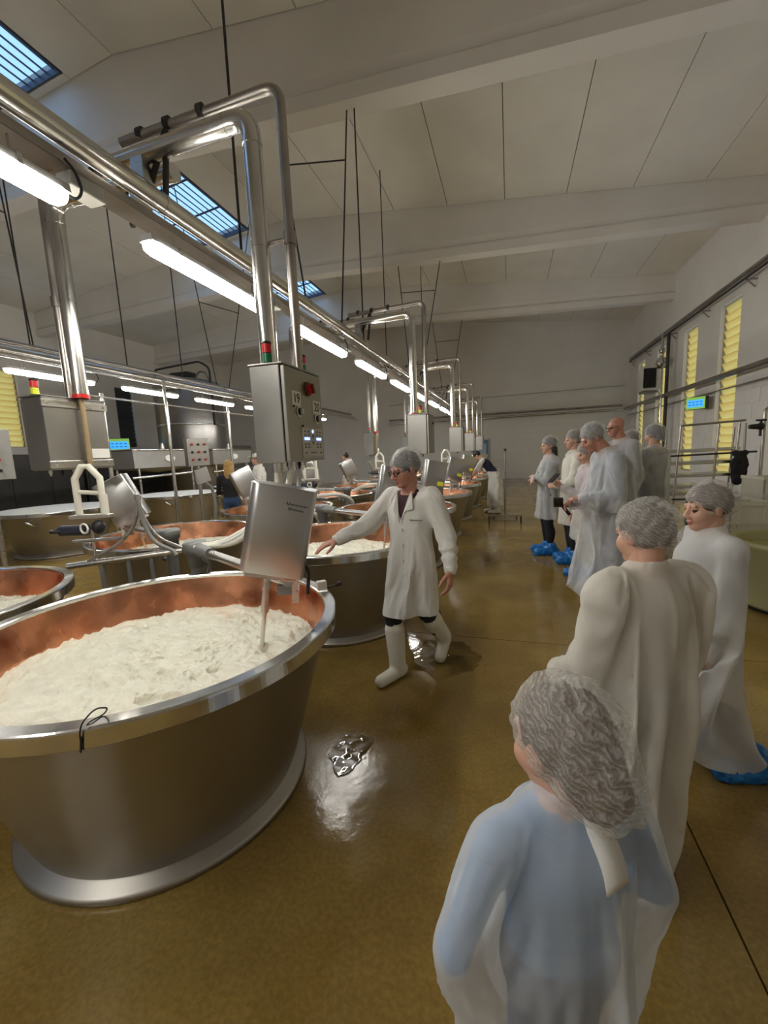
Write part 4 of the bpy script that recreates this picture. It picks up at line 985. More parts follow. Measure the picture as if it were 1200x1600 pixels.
def person(name, label, loc, rz, H, J=None, top='grey_c', legs='navy', feet='shoe', skin='skin', hair='brown', head=(0, 0, 0), hs=None, gown=None, net=None, hem=.12, width=1.0, group=None,
           covers=False, hands=('l', 'r'), hh=.006, bh=.014, gh=.013, curl=.5, fold=.012, gamp=((.005, .16), (.003, .07)), collar=True, bag=0, seed=1, gx=1.0, hair_long=False, sleeves=True, bald=False, coat=None, drape=None, slv=1.0, gown_top=True, arm=None, hsc=1.0, spread=.12, thumb=.7, deep=1.0, handdir=None):
    s = H; J = dict(J or {})
    g = lambda k, d: V3(*J.get(k, d))*s
    adult = H > 1.52; hs = hs or (1.0 if adult else .95)
    pel, che, nek = g('pelvis', (0, .005, .53)), g('chest', (0, .008, .72)), g('neck', (0, .012, .835))
    hc = g('head', (nek[0]/s, nek[1]/s-.012, .835+.095+(0 if adult else -.008)))
    shw = .108*width
    sp = nek-che; sx = J.get('shyaw', 0)
    shl, shr = g('shl', (nek[0]/s+shw, nek[1]/s+.003, nek[2]/s-.034)), g('shr', (nek[0]/s-shw, nek[1]/s+.003, nek[2]/s-.034))
    ell, elr = g('ell', (.145*width, .02, .635)), g('elr', (-.145*width, .02, .635)); wrl, wrr = g('wrl', (.150*width, -.03, .485)), g('wrr', (-.150*width, -.03, .485))
    hpl, hpr = pel+V3(.05, 0, -.015)*s, pel+V3(-.05, 0, -.015)*s
    knl, knr, anl, anr = g('knl', (.055, -.01, .285)), g('knr', (-.055, -.01, .285)), g('anl', (.06, .015, .045)), g('anr', (-.06, .015, .045))
    tol, tor = g('tol', (anl[0]/s+.012, anl[1]/s-.105, .022)), g('tor', (anr[0]/s-.012, anr[1]/s-.105, .022))
    root = thing(name, label, 'person', loc, rz, group)
    w = width; B = []
    def align(a, b):
        d = b-a; q = Vector(d).to_track_quat('Z', 'Y'); return np.array((q.to_matrix() @ Matrix.Rotation(0, 3, 'Z')))
    def spine_R(a, b):
        z = (b-a)/np.linalg.norm(b-a); x = V3(1, 0, 0)-z*z[0]; x /= np.linalg.norm(x); return np.stack([x, np.cross(z, x), z], 1)
    R1, R2 = spine_R(pel, che), spine_R(che, nek)
    B += [Ell(pel, V3(.088*w, .068*deep, .075)*s, R1, legs, .04), Ell((pel+che)/2, V3(.080*w, .062*deep, .10)*s, R1, top, .05), Ell(che+.01*s*R2[:, 2], V3(.094*w, .068*deep, .098)*s, R2, top, .05),
          Cap(shl*.82+nek*.18, shr*.82+nek*.18, .028*s, .028*s, top, .04), Cap(nek-R2[:, 2]*.03*s, (nek*.35+hc*.65), .036*s*min(1, .8+.2*w), .034*s, skin, .02)]
    for sh_, el, wr in ((shl, ell, wrl), (shr, elr, wrr)):
        B += [Cap(sh_, el, .033*s, .026*s, (arm or (top, top))[0], .03), Cap(el, wr, .026*s, .017*s, (arm or (top, top))[1], .015)]
    for hp, kn, an, to in ((hpl, knl, anl, tol), (hpr, knr, anr, tor)):
        B += [Cap(hp, kn, .051*s, .037*s, legs, .03), Cap(kn, an, .038*s, .024*s, legs, .02), Ell(kn*.6+an*.4+V3(0, .012, 0)*s, V3(.034, .036, .07)*s, None, legs, .03)]
        hl = an+(an-to)*.22*V3(1, 1, 0); hl[2] = max(.026*s, an[2]-.025*s)
        if feet == 'boot':
            B += [Cap(kn*.72+an*.28, an, .044*s, .036*s, 'boot', .004), Cap(hl, to, .030*s, .027*s, 'boot', .02)]
            B[-2].bias = .004; B[-1].bias = .004
            so = Cap(hl-V3(0, 0, .012)*s, to-V3(0, 0, .010)*s, .024*s, .022*s, 'sole', .005); B.append(so)
        else: B += [Cap(hl, to, .027*s, .023*s, feet, .02)]
    def flat(D, x, y, z): return np.maximum(D, .002-z)
    P, Fc = sdf_mesh(B, bh, flat); parts = [(P, Fc, classify(B, P[Fc].mean(1)))]
    HR = rot_np(head[0], head[1], head[2]); hp_ = head_prims(hc, HR, hs, skin, hair if not bald else skin); hp_ += [Cap(nek-R2[:, 2]*.01*s, nek*.3+hc*.7+HR@V3(0, .02, -.02), .034*s*min(1, .85+.15*w), .050*hs, skin, .02)]
    P, Fc = sdf_mesh(hp_, hh); parts.append((P, Fc, classify(hp_, P[Fc].mean(1))))
    hdir = handdir or {}
    for tagk, wr, el, sd in (('l', wrl, ell, 1), ('r', wrr, elr, -1)):
        if tagk not in hands: continue
        d, nr, cu, spd, tho = hdir.get(tagk, (wr-el, V3(sd, 0, .3) if tagk == 'l' else V3(-1, 0, .3), curl, spread, thumb))
        # thumb side: towards the front (-Y) for hanging arms
        d_ = V3(*d)/np.linalg.norm(d); n_ = V3(*nr); n_ = n_-d_*(n_@d_); tt = np.cross(d_, n_/np.linalg.norm(n_)); pref = V3(*J.get('thumb'+tagk, (0, -1, .3)))
        hp2 = hand_prims(wr+d_*.0, d_, nr, (.95 if adult else .78)*hsc, 1 if tt@pref > 0 else -1, cu, skin, spd, tho)
        P, Fc = sdf_mesh(hp2, max(.0042, hh*.85)); parts.append((P, Fc, skin))
    body = np_obj('body', parts, BASEM, root, 2)
    # hair
    def shell(center, rad, plane_n, plane_o, k=.0):
        e = Ell(xf(HR, hc, hs, center), V3(*rad)*hs, HR, 'x', 0); return e
    pn = HR @ (V3(0, .55, 1)/math.hypot(.55, 1)); po = hc+HR @ V3(0, -.06, .032)*hs
    cut = lambda o: (lambda D, x, y, z: np.maximum(D, -((x-po[0])*pn[0]+(y-po[1])*pn[1]+(z-po[2])*pn[2])-o))
    if not bald:
        hl_ = [Ell(xf(HR, hc, hs, (0, .020, .030)), V3(.080, .097, .090)*hs, HR, hair, 0)]
        if bag: hl_.append(Ell(xf(HR, hc, hs, (0, .085, -.045)), V3(.055, .05, .065)*hs, HR, hair, .03))
        cr = tame(seed, ((.004, .05),)); c0 = cut(.02)
        P, Fc = sdf_mesh(hl_, hh*1.1, lambda D, x, y, z: c0(D+cr(x, y, z), x, y, z)); P, Fc = biggest(P, Fc); np_obj('hair', [(P, Fc, hair)], BASEM, root)
        if hair_long:
            hl_ = [Ell(xf(HR, hc, hs, (0, .055, -.06)), V3(.082, .055, .13)*hs, HR, hair, .03), Ell(xf(HR, hc, hs, (0, .075, -.15)), V3(.075, .04, .09)*hs, HR, hair, .03)]
            P, Fc = sdf_mesh(hl_, .01, lambda D, x, y, z: D+cr(x, y, z)); np_obj('long_hair', [(P, Fc, hair)], BASEM, root)
    if net is not None:
        n0 = (1.06+.02*bag)*hs
        L_ = [Ell(xf(HR, hc, hs, (0, .026, .034)), V3(.090, .110, .102)*n0, HR, 'net', 0)]
        if bag: L_.append(Ell(xf(HR, hc, hs, (0, .088, -.042)), V3(.066, .062, .074)*n0, HR, 'net', .05))
        cr = tame(seed+5, ((.004, .07), (.0025, .03))); lo_ = .030 if not bag else .034
        def post(D, x, y, z):
            D = D+cr(x, y, z); pd = (x-po[0])*pn[0]+(y-po[1])*pn[1]+(z-po[2])*pn[2]+lo_
            D = D+.011*np.exp(-((pd-.016)/.013)**2)+.004*np.exp(-(pd/.005)**2)
            return np.maximum(D, -pd)
        P, Fc = sdf_mesh(L_, hh*1.05, post)
        cen = P[Fc].mean(1); pdv = (cen-po)@pn+lo_; a_, b_, c_ = P[Fc[:, 0]], P[Fc[:, 1]], P[Fc[:, 2]]; nn = np.cross(b_-a_, c_-a_); nn /= np.linalg.norm(nn, axis=1)[:, None]+1e-12
        inner = (nn@pn < -.75) & (np.abs(pdv) < .007)
        P, Fc = biggest(P, Fc[~inner]); np_obj('hairnet', [(P, Fc, 'net')], {'net': net}, root, 1)
    # gown
    if gown is not None or coat is not None:
        cm = coat or gown; zt = max(che[2]/s+.03, .70)
        px_, py_ = (pel[0]/s, pel[1]/s); cx_, cy_ = che[0]/s, che[1]/s
        k = gx
        secs = [(hem, .135*w*k, .108*k*deep, px_, py_), (.40, .122*w*k, .100*k*deep, px_, py_), (pel[2]/s, .112*w*k, .092*deep*k, px_, py_), ((pel[2]+che[2])/2/s, .106*w, .084*deep, (px_+cx_)/2, (py_+cy_)/2), (che[2]/s+.01, .110*w, .082*deep, cx_, cy_), (min(nek[2]/s-.03, che[2]/s+.075), .100*w, .070*deep, nek[0]/s*.6+cx_*.4, nek[1]/s*.6+cy_*.4)]
        if 'skirt' in J: secs = J['skirt']
        G = [Skirt([tuple(V3(*q)*s) for q in secs], fold, seed, 'cloth', .04)]
        G += [Ell(che+.008*s*R2[:, 2], V3(.103*w, .080*deep, .100)*s, R2, 'cloth', .04), Cap(nek-V3(0, 0, .012)*s, shl, .036*s, .040*s, 'cloth', .04), Cap(nek-V3(0, 0, .012)*s, shr, .036*s, .040*s, 'cloth', .04), Cap(nek-V3(0, 0, .045)*s, nek-V3(0, 0, .008)*s, .055*s, .042*s, 'cloth', .03)] if gown_top else []
        if sleeves:
            for i, (sh_, el, wr) in enumerate(((shl, ell, wrl), (shr, elr, wrr))):
                G += [Cap(sh_, el, .044*s*slv, .039*s*slv, 'cloth', .03, (.0022*s, 15+3*i, seed)), Cap(el, wr*.92+el*.08, .040*s*slv, .029*s*slv, 'cloth', .02, (.0028*s, 19, seed+i))]
        cr = tame(seed+11, gamp); hz = hem*s
        def post(D, x, y, z):
            D = np.maximum(D-.001-cr(x, y, z)*np.clip((z-hz)/.1, .3, 1), hz-z)
            if coat is not None:   # V neckline
                z0 = J.get('vz', .68)*s; vx = x-che[0]
                wd = np.maximum(np.maximum(np.abs(vx)-(z-z0)*.42, y-(che[1]-.005)), z0-z); D = np.maximum(D, -wd)
            if collar:
                rr = np.sqrt((x-nek[0])**2+(y-nek[1]+.004*s)**2); zz = z-(nek[2]+.012*s)-.25*(y-nek[1])
                D = np.minimum(D, np.sqrt((rr-.043*s)**2+(zz*.55)**2)-.0085*s)
            return D
        P, Fc = sdf_mesh(G, gh, post)
        cen = P[Fc].mean(1); a_, b_, c_ = P[Fc[:, 0]], P[Fc[:, 1]], P[Fc[:, 2]]; nn = np.cross(b_-a_, c_-a_); nn /= np.linalg.norm(nn, axis=1)[:, None]+1e-12
        bot = (nn[:, 2] < -.7) & (cen[:, 2] < hz+gh*.9)
        P, Fc = biggest(P, Fc[~bot]); go = np_obj('lab_coat' if coat else 'gown', [(P, Fc, 'cloth')], {'cloth': cm}, root, 0 if drape else 1)
        if drape:
            vg = go.vertex_groups.new(name='pin'); co = np.empty(len(go.data.vertices)*3, np.float32); go.data.vertices.foreach_get('co', co); co = co.reshape(-1, 3)
            rr = np.hypot(co[:, 0]-nek[0], co[:, 1]-nek[1]); hit = np.where((co[:, 2] > nek[2]-.012*s) & (rr < .09*s))[0]
            if coat is not None:
                hit = np.where((co[:, 2] > che[2]-.02*s) & (np.abs(co[:, 0]-nek[0]) < .11*s))[0]
            vg.add([int(i) for i in hit], 1.0, 'REPLACE')
            for wr, el in ((wrl, ell), (wrr, elr)):
                e_ = wr*.92+el*.08; near = np.where(np.linalg.norm(co-e_, axis=1) < .045*s)[0]; vg.add([int(i) for i in near], .9, 'REPLACE')
            DRAPE.append((go, body, drape))
    if covers:
        for an, to in ((anl, tol), (anr, tor)):
            hl = an+(an-to)*.22*V3(1, 1, 0); hl[2] = .026*s
            cr = tame(seed+3, ((.006, .05), (.003, .02)))
            P, Fc = sdf_mesh([Cap(hl, to, .040*s, .034*s, 'c', .02), Cap(an, an+V3(0, 0, .03)*s, .040*s, .038*s, 'c', .03)], .009, lambda D, x, y, z: np.maximum(D+cr(x, y, z), .001-z))
            np_obj('shoe_cover', [(P, Fc, 'c')], {'c': SHOEC}, root, 1)
    return root, dict(hc=hc, HR=HR, hs=hs, che=che, nek=nek, shl=shl, shr=shr, wrl=wrl, wrr=wrr, s=s)
def glasses(root, I, m=BLACKP):
    X = lambda p: tuple(xf(I['HR'], I['hc'], I['hs'], p)); t = MB()
    g_ = None
    for x in (-.031, .031):
        t.tube([X((x+.024*math.cos(a*PI/8), -.104+.002*abs(math.cos(a*PI/8)), -.003+.018*math.sin(a*PI/8))) for a in range(16)], .0032*I['hs'], 6, closed=True)
    t.tube([X((-.008, -.107, .002)), X((.008, -.107, .002))], .003, 6)
    for x in (-1, 1): t.tube([X((x*.055, -.10, .003)), X((x*.072, -.07, .004)), X((x*.079, .005, .006))], .003, 6)
    o = t.build('glasses', m, root); return o

def run_drape(frames=26):
    if not DRAPE: return
    for go, body, q in DRAPE:
        cc = bpy.data.collections.new('col'); cc.objects.link(body)
        cm = body.modifiers.new('collision', 'COLLISION'); body.collision.thickness_outer = .006; body.collision.cloth_friction = 8
        md = go.modifiers.new('cloth', 'CLOTH'); st = md.settings; cs = md.collision_settings
        st.quality = 5; st.mass = q.get('mass', .25); st.tension_stiffness = 12; st.compression_stiffness = 12; st.shear_stiffness = 4; st.bending_stiffness = q.get('bend', .35)
        st.tension_damping = 8; st.compression_damping = 8; st.shear_damping = 8; st.air_damping = 2.0
        st.vertex_group_mass = 'pin'; st.pin_stiffness = 1.0
        st.shrink_min = q.get('shrink', -.04); st.shrink_max = q.get('shrink', -.04)
        cs.use_collision = True; cs.collision_quality = 2; cs.distance_min = .006; cs.use_self_collision = False; cs.collection = cc
        md.point_cache.frame_start = 1; md.point_cache.frame_end = frames+2
    for f in range(1, frames+1): SC.frame_set(f)
    dg = bpy.context.evaluated_depsgraph_get(); new = []
    for go, body, q in DRAPE: new.append(bpy.data.meshes.new_from_object(go.evaluated_get(dg)))
    for (go, body, q), me in zip(DRAPE, new):
        go.modifiers.clear(); body.modifiers.remove(body.modifiers['collision']); old = go.data; go.data = me; me.name = old.name
        sm = go.modifiers.new('smooth', 'SMOOTH'); sm.factor = .5; sm.iterations = 2
        if q.get('sub'): sb = go.modifiers.new('sub', 'SUBSURF'); sb.levels = 1; sb.render_levels = 1
    for c in list(bpy.data.collections):
        if c.name.startswith('col') and c.name != 'Collection': bpy.data.collections.remove(c)
    SC.frame_set(1)
# ================================================================== the people
RD = math.radians
# foreground boy seen from behind
_, I = person('person', 'child in a white gown over a blue shirt with a tape tab at the nape', (.092, .775, 0), RD(-142), 1.135, dict(ell=(.205, -.01, .61), wrl=(.05, -.15, .57), elr=(-.21, .03, .58), wrr=(-.10, -.14, .52), shl=(.132, .0, .785), shr=(-.132, .0, .785)),
    top='sky', legs='jeans', gown=GOWNB, net=NET, hem=.16, width=1.26, head=(.16, 0, RD(2)), hs=.93, hh=.0045, bh=.014, gh=.012, bag=1, seed=4, fold=.016, gx=1.75, deep=1.25, covers=True, gamp=((.004, .24), (.002, .10)), slv=1.5, drape=dict(bend=4, sub=1, shrink=-.06))
boy = _
# second child, cream gown
person('person', 'child in a long cream gown and hairnet seen from behind', (.435, 1.58, 0), RD(-150), 1.40, dict(ell=(.155, .0, .61), wrl=(.13, -.13, .52), elr=(-.155, .01, .61), wrr=(-.15, -.10, .47)),
    top='tan', legs='grey_c', gown=GOWNC, net=NET, hem=.05, width=1.12, head=(.14, 0, RD(4)), hs=.86, hh=.005, bh=.014, gh=.016, bag=.0, seed=9, fold=.018, gx=1.6, deep=1.15, gamp=((.003, .28), (.002, .12)), slv=1.4, drape=dict(bend=3, sub=1, shrink=-.06))
# third child in profile
person('person', 'child in profile with blue shoe covers and a white gown', (.875, 2.25, 0), RD(-82), 1.40, dict(ell=(.118, .02, .62), wrl=(.105, -.02, .47), elr=(-.118, .02, .62), wrr=(-.105, -.02, .47), anl=(.06, .17, .045), anr=(-.07, .06, .045),
         skirt=[(.09, .17, .25, 0, .15), (.40, .145, .18, 0, .09), (.55, .155, .135, 0, .03), (.65, .150, .115, 0, .015), (.73, .142, .10, 0, .012), (.79, .125, .08, 0, .012)]),
    top='grey_c', legs='black', gown=GOWN, net=NET, hem=.09, width=1.05, head=(.10, 0, RD(4)), hs=.88, hh=.005, bh=.014, gh=.018, seed=15, sleeves=False, fold=.012, deep=1.2, covers=True, bag=.0, gamp=((.003, .26), (.002, .11)), slv=1.3, drape=dict(bend=5, sub=1, shrink=-.04))
# man looking at his phone
_, I4 = person('person', 'tall man in sheer gown and hairnet holding a phone on a black grip', (.98, 4.45, 0), RD(-82), 1.84, dict(chest=(0, -.02, .72), neck=(0, -.05, .832), head=(0, -.125, .905),  ell=(.155, -.04, .625), wrl=(.06, -.185, .595), elr=(-.150, -.05, .62), wrr=(-.035, -.20, .555), thumbl=(0, -.3, 1), thumbr=(0, -.3, 1)),
    top='bluegrey', legs='navy', skin='ruddy', hair='grey', gown=GOWNT, net=NETF, hem=.10, width=1.08, head=(.48, 0, RD(6)), hh=.006, gh=.019, seed=21, fold=.014, gx=1.25, slv=1.3, drape=dict(bend=.2, sub=1, shrink=-.07), deep=1.35, covers=True,
    handdir={'l': ((-.3, -.9, .05), (.3, .2, 1), .9, .05, .6), 'r': ((.25, -.9, .0), (-.8, .2, .5), 1.1, .05, .6)})
gp = thing('phone_grip', 'black phone grip held by the tall man', 'phone', (.49, 4.40, 1.00), RD(-82))
MB().box((.0, -.03, .05), (.09, .022, .16), rotm(.9, 0, 1.3), .008).build('phone', BLACKP, gp)
MB().tube([(0, 0, .03), (-.03, .04, -.02), (-.06, .09, -.08)], .018, 10, .03).build('grip', BLACKP, gp)
# bald man with glasses
rb, I5 = person('person', 'bald man with dark glasses in a sheer gown', (1.30, 5.80, 0), RD(-75), 1.95, dict(head=(0, -.03, .925)), top='maroon', legs='navy', skin='ruddy', bald=True, gown=GOWNT, net=None, hem=.12, width=1.12, head=(.18, 0, RD(10)), hh=.0075, bh=.018, gh=.022, slv=1.25, drape=dict(bend=.3, sub=1), seed=27, covers=True, deep=1.2)
glasses(rb, I5)
# others of the group
person('person', 'dark-haired person in a sheer gown seen from behind', (1.77, 6.2, 0), RD(-130), 1.82, dict(ell=(.15, -.03, .63), wrl=(.06, -.14, .60), elr=(-.15, -.03, .63), wrr=(-.06, -.14, .60)), top='grey_c', legs='black', hair='dark', gown=GOWNT, net=NETF, hem=.12, width=1.12, head=(.12, 0, RD(-10)), hh=.008, bh=.018, gh=.016, seed=31, covers=True, bag=1, deep=1.2)
person('person', 'person mostly hidden between the bald man and the dark-haired person', (1.72, 7.1, 0), RD(-95), 1.78, top='tan', legs='navy', hair='brown', gown=GOWN, net=NETF, hem=.12, hh=.009, bh=.02, gh=.018, seed=33, covers=True)
person('person', 'dark-haired person with folded arms, black trousers and blue shoe covers', (.55, 6.62, 0), RD(-80), 1.74, dict(ell=(.145, -.05, .64), wrl=(-.02, -.11, .665), elr=(-.145, -.05, .64), wrr=(.02, -.13, .645), tol=(.08, -.10, .022)), top='black', legs='black', hair='dark', gown=GOWNT, net=NETF, hem=.31, width=1.0, head=(.05, 0, RD(5)), hh=.008, bh=.018, gh=.016, seed=37, covers=True, hair_long=True)
person('person', 'person in a cream gown with black trousers next to the folded-arms person', (.82, 6.15, 0), RD(-85), 1.80, dict(ell=(.15, -.03, .63), wrl=(.05, -.13, .60)), top='white_c', legs='black', hair='brown', gown=GOWNC, net=NETF, hem=.30, width=1.05, head=(.05, 0, RD(5)), hh=.008, bh=.018, gh=.016, seed=41, covers=True)
_, I10 = person('person', 'person in beige trousers holding up a phone, half hidden by the tall man', (.86, 5.36, 0), RD(-80), 1.62, dict(ell=(.15, -.07, .62), wrl=(.06, -.19, .70), thumbl=(0, 0, 1)), top='pink', legs='beige', hair='brown', gown=GOWNT, net=NETF, hem=.30, width=.95, head=(.3, 0, 0), hh=.008, bh=.018, gh=.016, seed=43, covers=True, handdir={'l': ((-.1, -.8, .5), (.9, 0, .3), .9, .05, .6)})
ph = thing('smartphone', 'dark smartphone held up by the half-hidden person', 'phone', (.485, 5.16, 1.235), RD(-80))
MB().box((0, 0, 0), (.075, .010, .15), rotm(-.9, 0, .5), .004).build('case', BLACKP, ph); MB().box(tuple(rotm(-.9, 0, .5) @ Vector((0, .0062, 0))), (.068, .001, .14), rotm(-.9, 0, .5)).build('screen', mat('phone_screen', (.03, .04, .06), .1), ph)
# woman in the lab coat, walking
wr_, Iw = person('person', 'walking woman in a white lab coat, hairnet, glasses and white rubber boots', (-.67, 2.82, 0), RD(-22), 1.61,
    dict(head=(.0, -.025, .925), pelvis=(0, .0, .53), ell=(.175, .02, .645), wrl=(.205, -.02, .51), elr=(-.205, -.055, .685), wrr=(-.255, -.20, .625), knr=(-.045, -.09, .29), anr=(-.035, -.085, .045), tor=(-.045, -.195, .024), knl=(.055, .02, .285), anl=(.050, .175, .115), tol=(.055, .13, .026), vz=.70, thumbl=(0, -1, .2), thumbr=(.9, -.2, .2),
         skirt=[(.30, .118, .140, .005, .005), (.40, .118, .122, .005, -.005), (.53, .114, .104, 0, 0), (.62, .098, .082, 0, .004), (.73, .106, .080, 0, .008), (.80, .096, .068, 0, .012)]),
    top='maroon', legs='black', feet='boot', skin='ruddy', hair='dark', net=NETF, coat=COATM, hem=.30, width=1.02, head=(.25, 0, RD(-22)), hh=.005, bh=.012, gh=.0135, seed=51, fold=.012, slv=1.1, drape=dict(bend=.5, sub=1, shrink=-.03), gamp=((.005, .22), (.003, .09)), collar=False, hsc=1.12,
    handdir={'r': ((-.62, -.66, -.28), (-.1, -.35, .9), .30, .45, .9), 'l': ((.15, -.3, -.9), (1, .1, .1), .55, .08, .5)})
glasses(wr_, Iw)
s = 1.61; che = Iw['che']; yf = che[1]-.082*s
for sx in (-1, 1):
    m = MB(); z0 = .70*s; zt = .815*s
    V = [(sx*.004, yf-.006, z0-.005), (sx*.050, yf-.002, z0+.085), (sx*.098, yf+.020, z0+.10), (sx*.085, yf+.035, zt-.02), (sx*.062, yf+.065, zt+.03), (sx*.045, yf+.045, zt-.015)]
    V2 = [(a, b-.008, c) for a, b, c in V]
    m.add(V+V2, [tuple(range(6)), tuple(range(11, 5, -1))]+[(i, (i+1) % 6, 6+(i+1) % 6, 6+i) for i in range(6)]); m.build('lapel', COATM, wr_)
for k in range(4):
    z = .675*s-.11*k; MB().cyl((.012, yf-.014, z), (.012, yf-.005, z), .008, n=10).build('button', WHITEP, wr_)
MB().box((-.105, yf+.016, .50*s), (.11, .006, .13), rotm(0, 0, -.45), .002).build('pocket', COATM, wr_)
m = MB(); m.tube([(.075+.007*k, yf+.004+.0012*k, .715*s+.0025*math.sin(k*2.1)) for k in range(14)], .0025, 5); m.build('embroidered_name', mat('dark_thread', (.05, .05, .06), .8), wr_)
# worker bending over a vat
wk, Ik = person('person', 'worker in a white apron and navy top bending over a far vat', (-.36, 10.75, 0), RD(-85), 1.76,
    dict(pelvis=(0, .02, .53), chest=(0, -.10, .685), neck=(0, -.175, .775), head=(0, -.245, .825), shl=(.11, -.165, .76), shr=(-.11, -.165, .76), ell=(.13, -.24, .62), wrl=(.09, -.34, .50), elr=(-.13, -.25, .62), wrr=(-.09, -.35, .50), anl=(.07, .03, .045), anr=(-.07, -.02, .045),
         skirt=[(.10, .115, .125, 0, .01), (.30, .11, .115, 0, .01), (.50, .10, .095, 0, .01), (.60, .09, .08, 0, -.03)]),
    top='navy', legs='white_c', feet='boot', skin='skin', hair='dark', head=(.75, 0, 0), hh=.008, bh=.016, seed=61, coat=COATM, gown_top=False, sleeves=False, collar=False, hem=.10, arm=('white_c', 'skin'))
MB().tube([(.0, .085, .98), (.02, .105, .85), (-.01, .11, .62)], .018, 6, .05).build('apron_tie', BASEM['navy'], wk)
# three people by the far vats
person('person', 'blonde person in a black jacket and jeans in the far aisle', (-4.95, 6.55, 0), RD(-150), 1.60, dict(ell=(.14, -.03, .63), wrl=(.05, -.13, .62)), top='black', legs='jeans', hair='blond', hh=.009, bh=.018, hair_long=True, seed=71)
wc, Ic = person('person', 'worker in a white cap and white coat in the far aisle', (-5.0, 7.55, 0), RD(-70), 1.72, top='white_c', legs='white_c', hair='brown', hh=.009, bh=.018, seed=73, gown=COATM, hem=.3)
X = lambda p: tuple(xf(Ic['HR'], Ic['hc'], Ic['hs'], p))
m = MB(); m.sphere(X((0, .012, .062)), (.095, .108, .066)); m.build('cap_crown', COATM, wc)
m = MB(); m.box(X((0, -.125, .058)), (.13, .09, .010), None, .004); m.build('cap_peak', COATM, wc)
person('person', 'dark-haired worker in white beyond the second-row vats', (-4.85, 12.3, 0), RD(-100), 1.68, dict(neck=(0, -.05, .82), chest=(0, -.02, .71)), top='white_c', legs='white_c', hair='dark', hh=.010, bh=.02, seed=79, gown=COATM, hem=.3)

run_drape()
# tape tab hanging from the child's nape, laid on the gown
gb = [c for c in boy.children if c.name.startswith('gown')][0]; n0 = I['nek']; sb_ = I['s']
L2 = []
for sx in (-.026, .026):
    row = []
    for k in range(9):
        u = k/8; p = Vector((n0[0]+sx-.01, n0[1]+.30, n0[2]+.012-.105*u)); ok, hit, nrm, _ = gb.ray_cast(p, Vector((0, -1, 0)))
        row.append((hit if ok else Vector((p.x, n0[1]+.09, p.z)))+Vector((0, .006+.004*math.sin(u*3), 0)))
    L2.append(row)
Vt = [v for pr_ in zip(*L2) for v in pr_]; n = len(Vt); m = MB()
m.add(Vt+[v+Vector((0, .003, 0)) for v in Vt], [(2*i, 2*i+1, 2*i+3, 2*i+2) for i in range(8)]+[(n+2*i, n+2*i+2, n+2*i+3, n+2*i+1) for i in range(8)]+[(0, n, n+1, 1), (16, 17, n+17, n+16)]+[(2*i, 2*i+2, n+2*i+2, n+2*i) for i in range(8)]+[(2*i+1, n+2*i+1, n+2*i+3, 2*i+3) for i in range(8)], True)
m.build('tape_tab', mat('tape_white', (.80, .80, .78), .5), boy)
# ================================================================== right side: wall pipes, tub, table, rack, stand
run_pipe('wall_pipe', 'thick dull pipe along the top of the right-wall windows', [(5.36, -4, 5.46), (5.36, 22.6, 5.46)], .06, DPIPE)
run_pipe('wall_pipe', 'thin dull pipe just below the thick top pipe', [(5.33, -4, 5.33), (5.33, 22.6, 5.33)], .03, DARKM)
for i, y in enumerate((9.8, 12.5, 14.9, 17.4, 20.2, 22.4)):
    b_ = thing('pipe_bracket', 'small steel bracket of the top wall pipes, %s from the back wall' % ORD[5-i], 'bracket', (5.42, y, 5.28), 0, 'brackets of the top wall pipes')
    MB().box((.0, 0, 0), (.26, .05, .03)).build('arm', DPIPE, b_); MB().cyl((.10, 0, -.18), (-.06, 0, -.01), .018, n=8).build('brace', DPIPE, b_)
run_pipe('wall_pipe', 'thick steel pipe crossing the right-wall windows at mid height', [(5.30, -4, 3.18), (5.30, 22.9, 3.24)], .075, DPIPE, [((5.30, 12.4, 3.2), (0, 1, 0)), ((5.30, 17.0, 3.2), (0, 1, 0))])
run_pipe('wall_pipe', 'thin pipe below the mid-height wall pipe', [(5.42, -4, 2.86), (5.42, 22.9, 2.92)], .02, DPIPE)
run_pipe('wall_pipe', 'upper steel pipe across the back wall', [(-6.5, YB-.16, 3.42), (5.2, YB-.16, 3.42)], .05, DPIPE)
run_pipe('wall_pipe', 'lower steel pipe across the back wall', [(-6.5, YB-.14, 3.22), (5.2, YB-.14, 3.22)], .06, PIPE)
run_pipe('wall_pipe', 'thin cable conduit high on the back wall', [(-6.5, YB-.05, 4.25), (5.3, YB-.05, 4.35)], .015, GREYP)
run_pipe('wall_pipe', 'dark upright pipe beside the steel filter on the right wall', [(5.28, 17.35, .05), (5.28, 17.35, 5.3)], .055, DARKM)
run_pipe('wall_pipe', 'bright upright pipe under the steel filter', [(5.25, 17.75, .6), (5.25, 17.75, 4.2)], .03, POLISH)
ft = thing('steel_filter', 'bulbous steel filter hanging under the top wall pipe', 'filter', (5.22, 17.75, 4.2))
MB().lathe([(.03, 0), (.10, .03), (.17, .12), (.18, .25), (.12, .36), (.06, .40), (.06, .52), (.10, .54), (.10, .66), (.05, .70), (.04, 1.2)], 20).build('vessel', POLISH, ft)
MB().lathe([(.185, .14), (.20, .16), (.20, .20), (.185, .22)], 20).build('clamp_ring', STEEL, ft)
MB().cyl((-.25, 0, .03), (.2, 0, .03), .02, n=8).build('bracket', DARKM, ft)
wb_ = thing('wall_unit', 'white box with a black front beside the steel filter', 'wall unit', (5.05, 18.9, 3.55))
MB().box((.12, 0, .45), (.62, .75, .90), None, .03).build('case', WHITEP, wb_); MB().box((.02, -.40, .45), (.42, .04, .72), None, .01).build('grille', BLACKP, wb_); MB().box((.1, 0, -.05), (.5, .6, .06)).build('shelf', DPIPE, wb_)
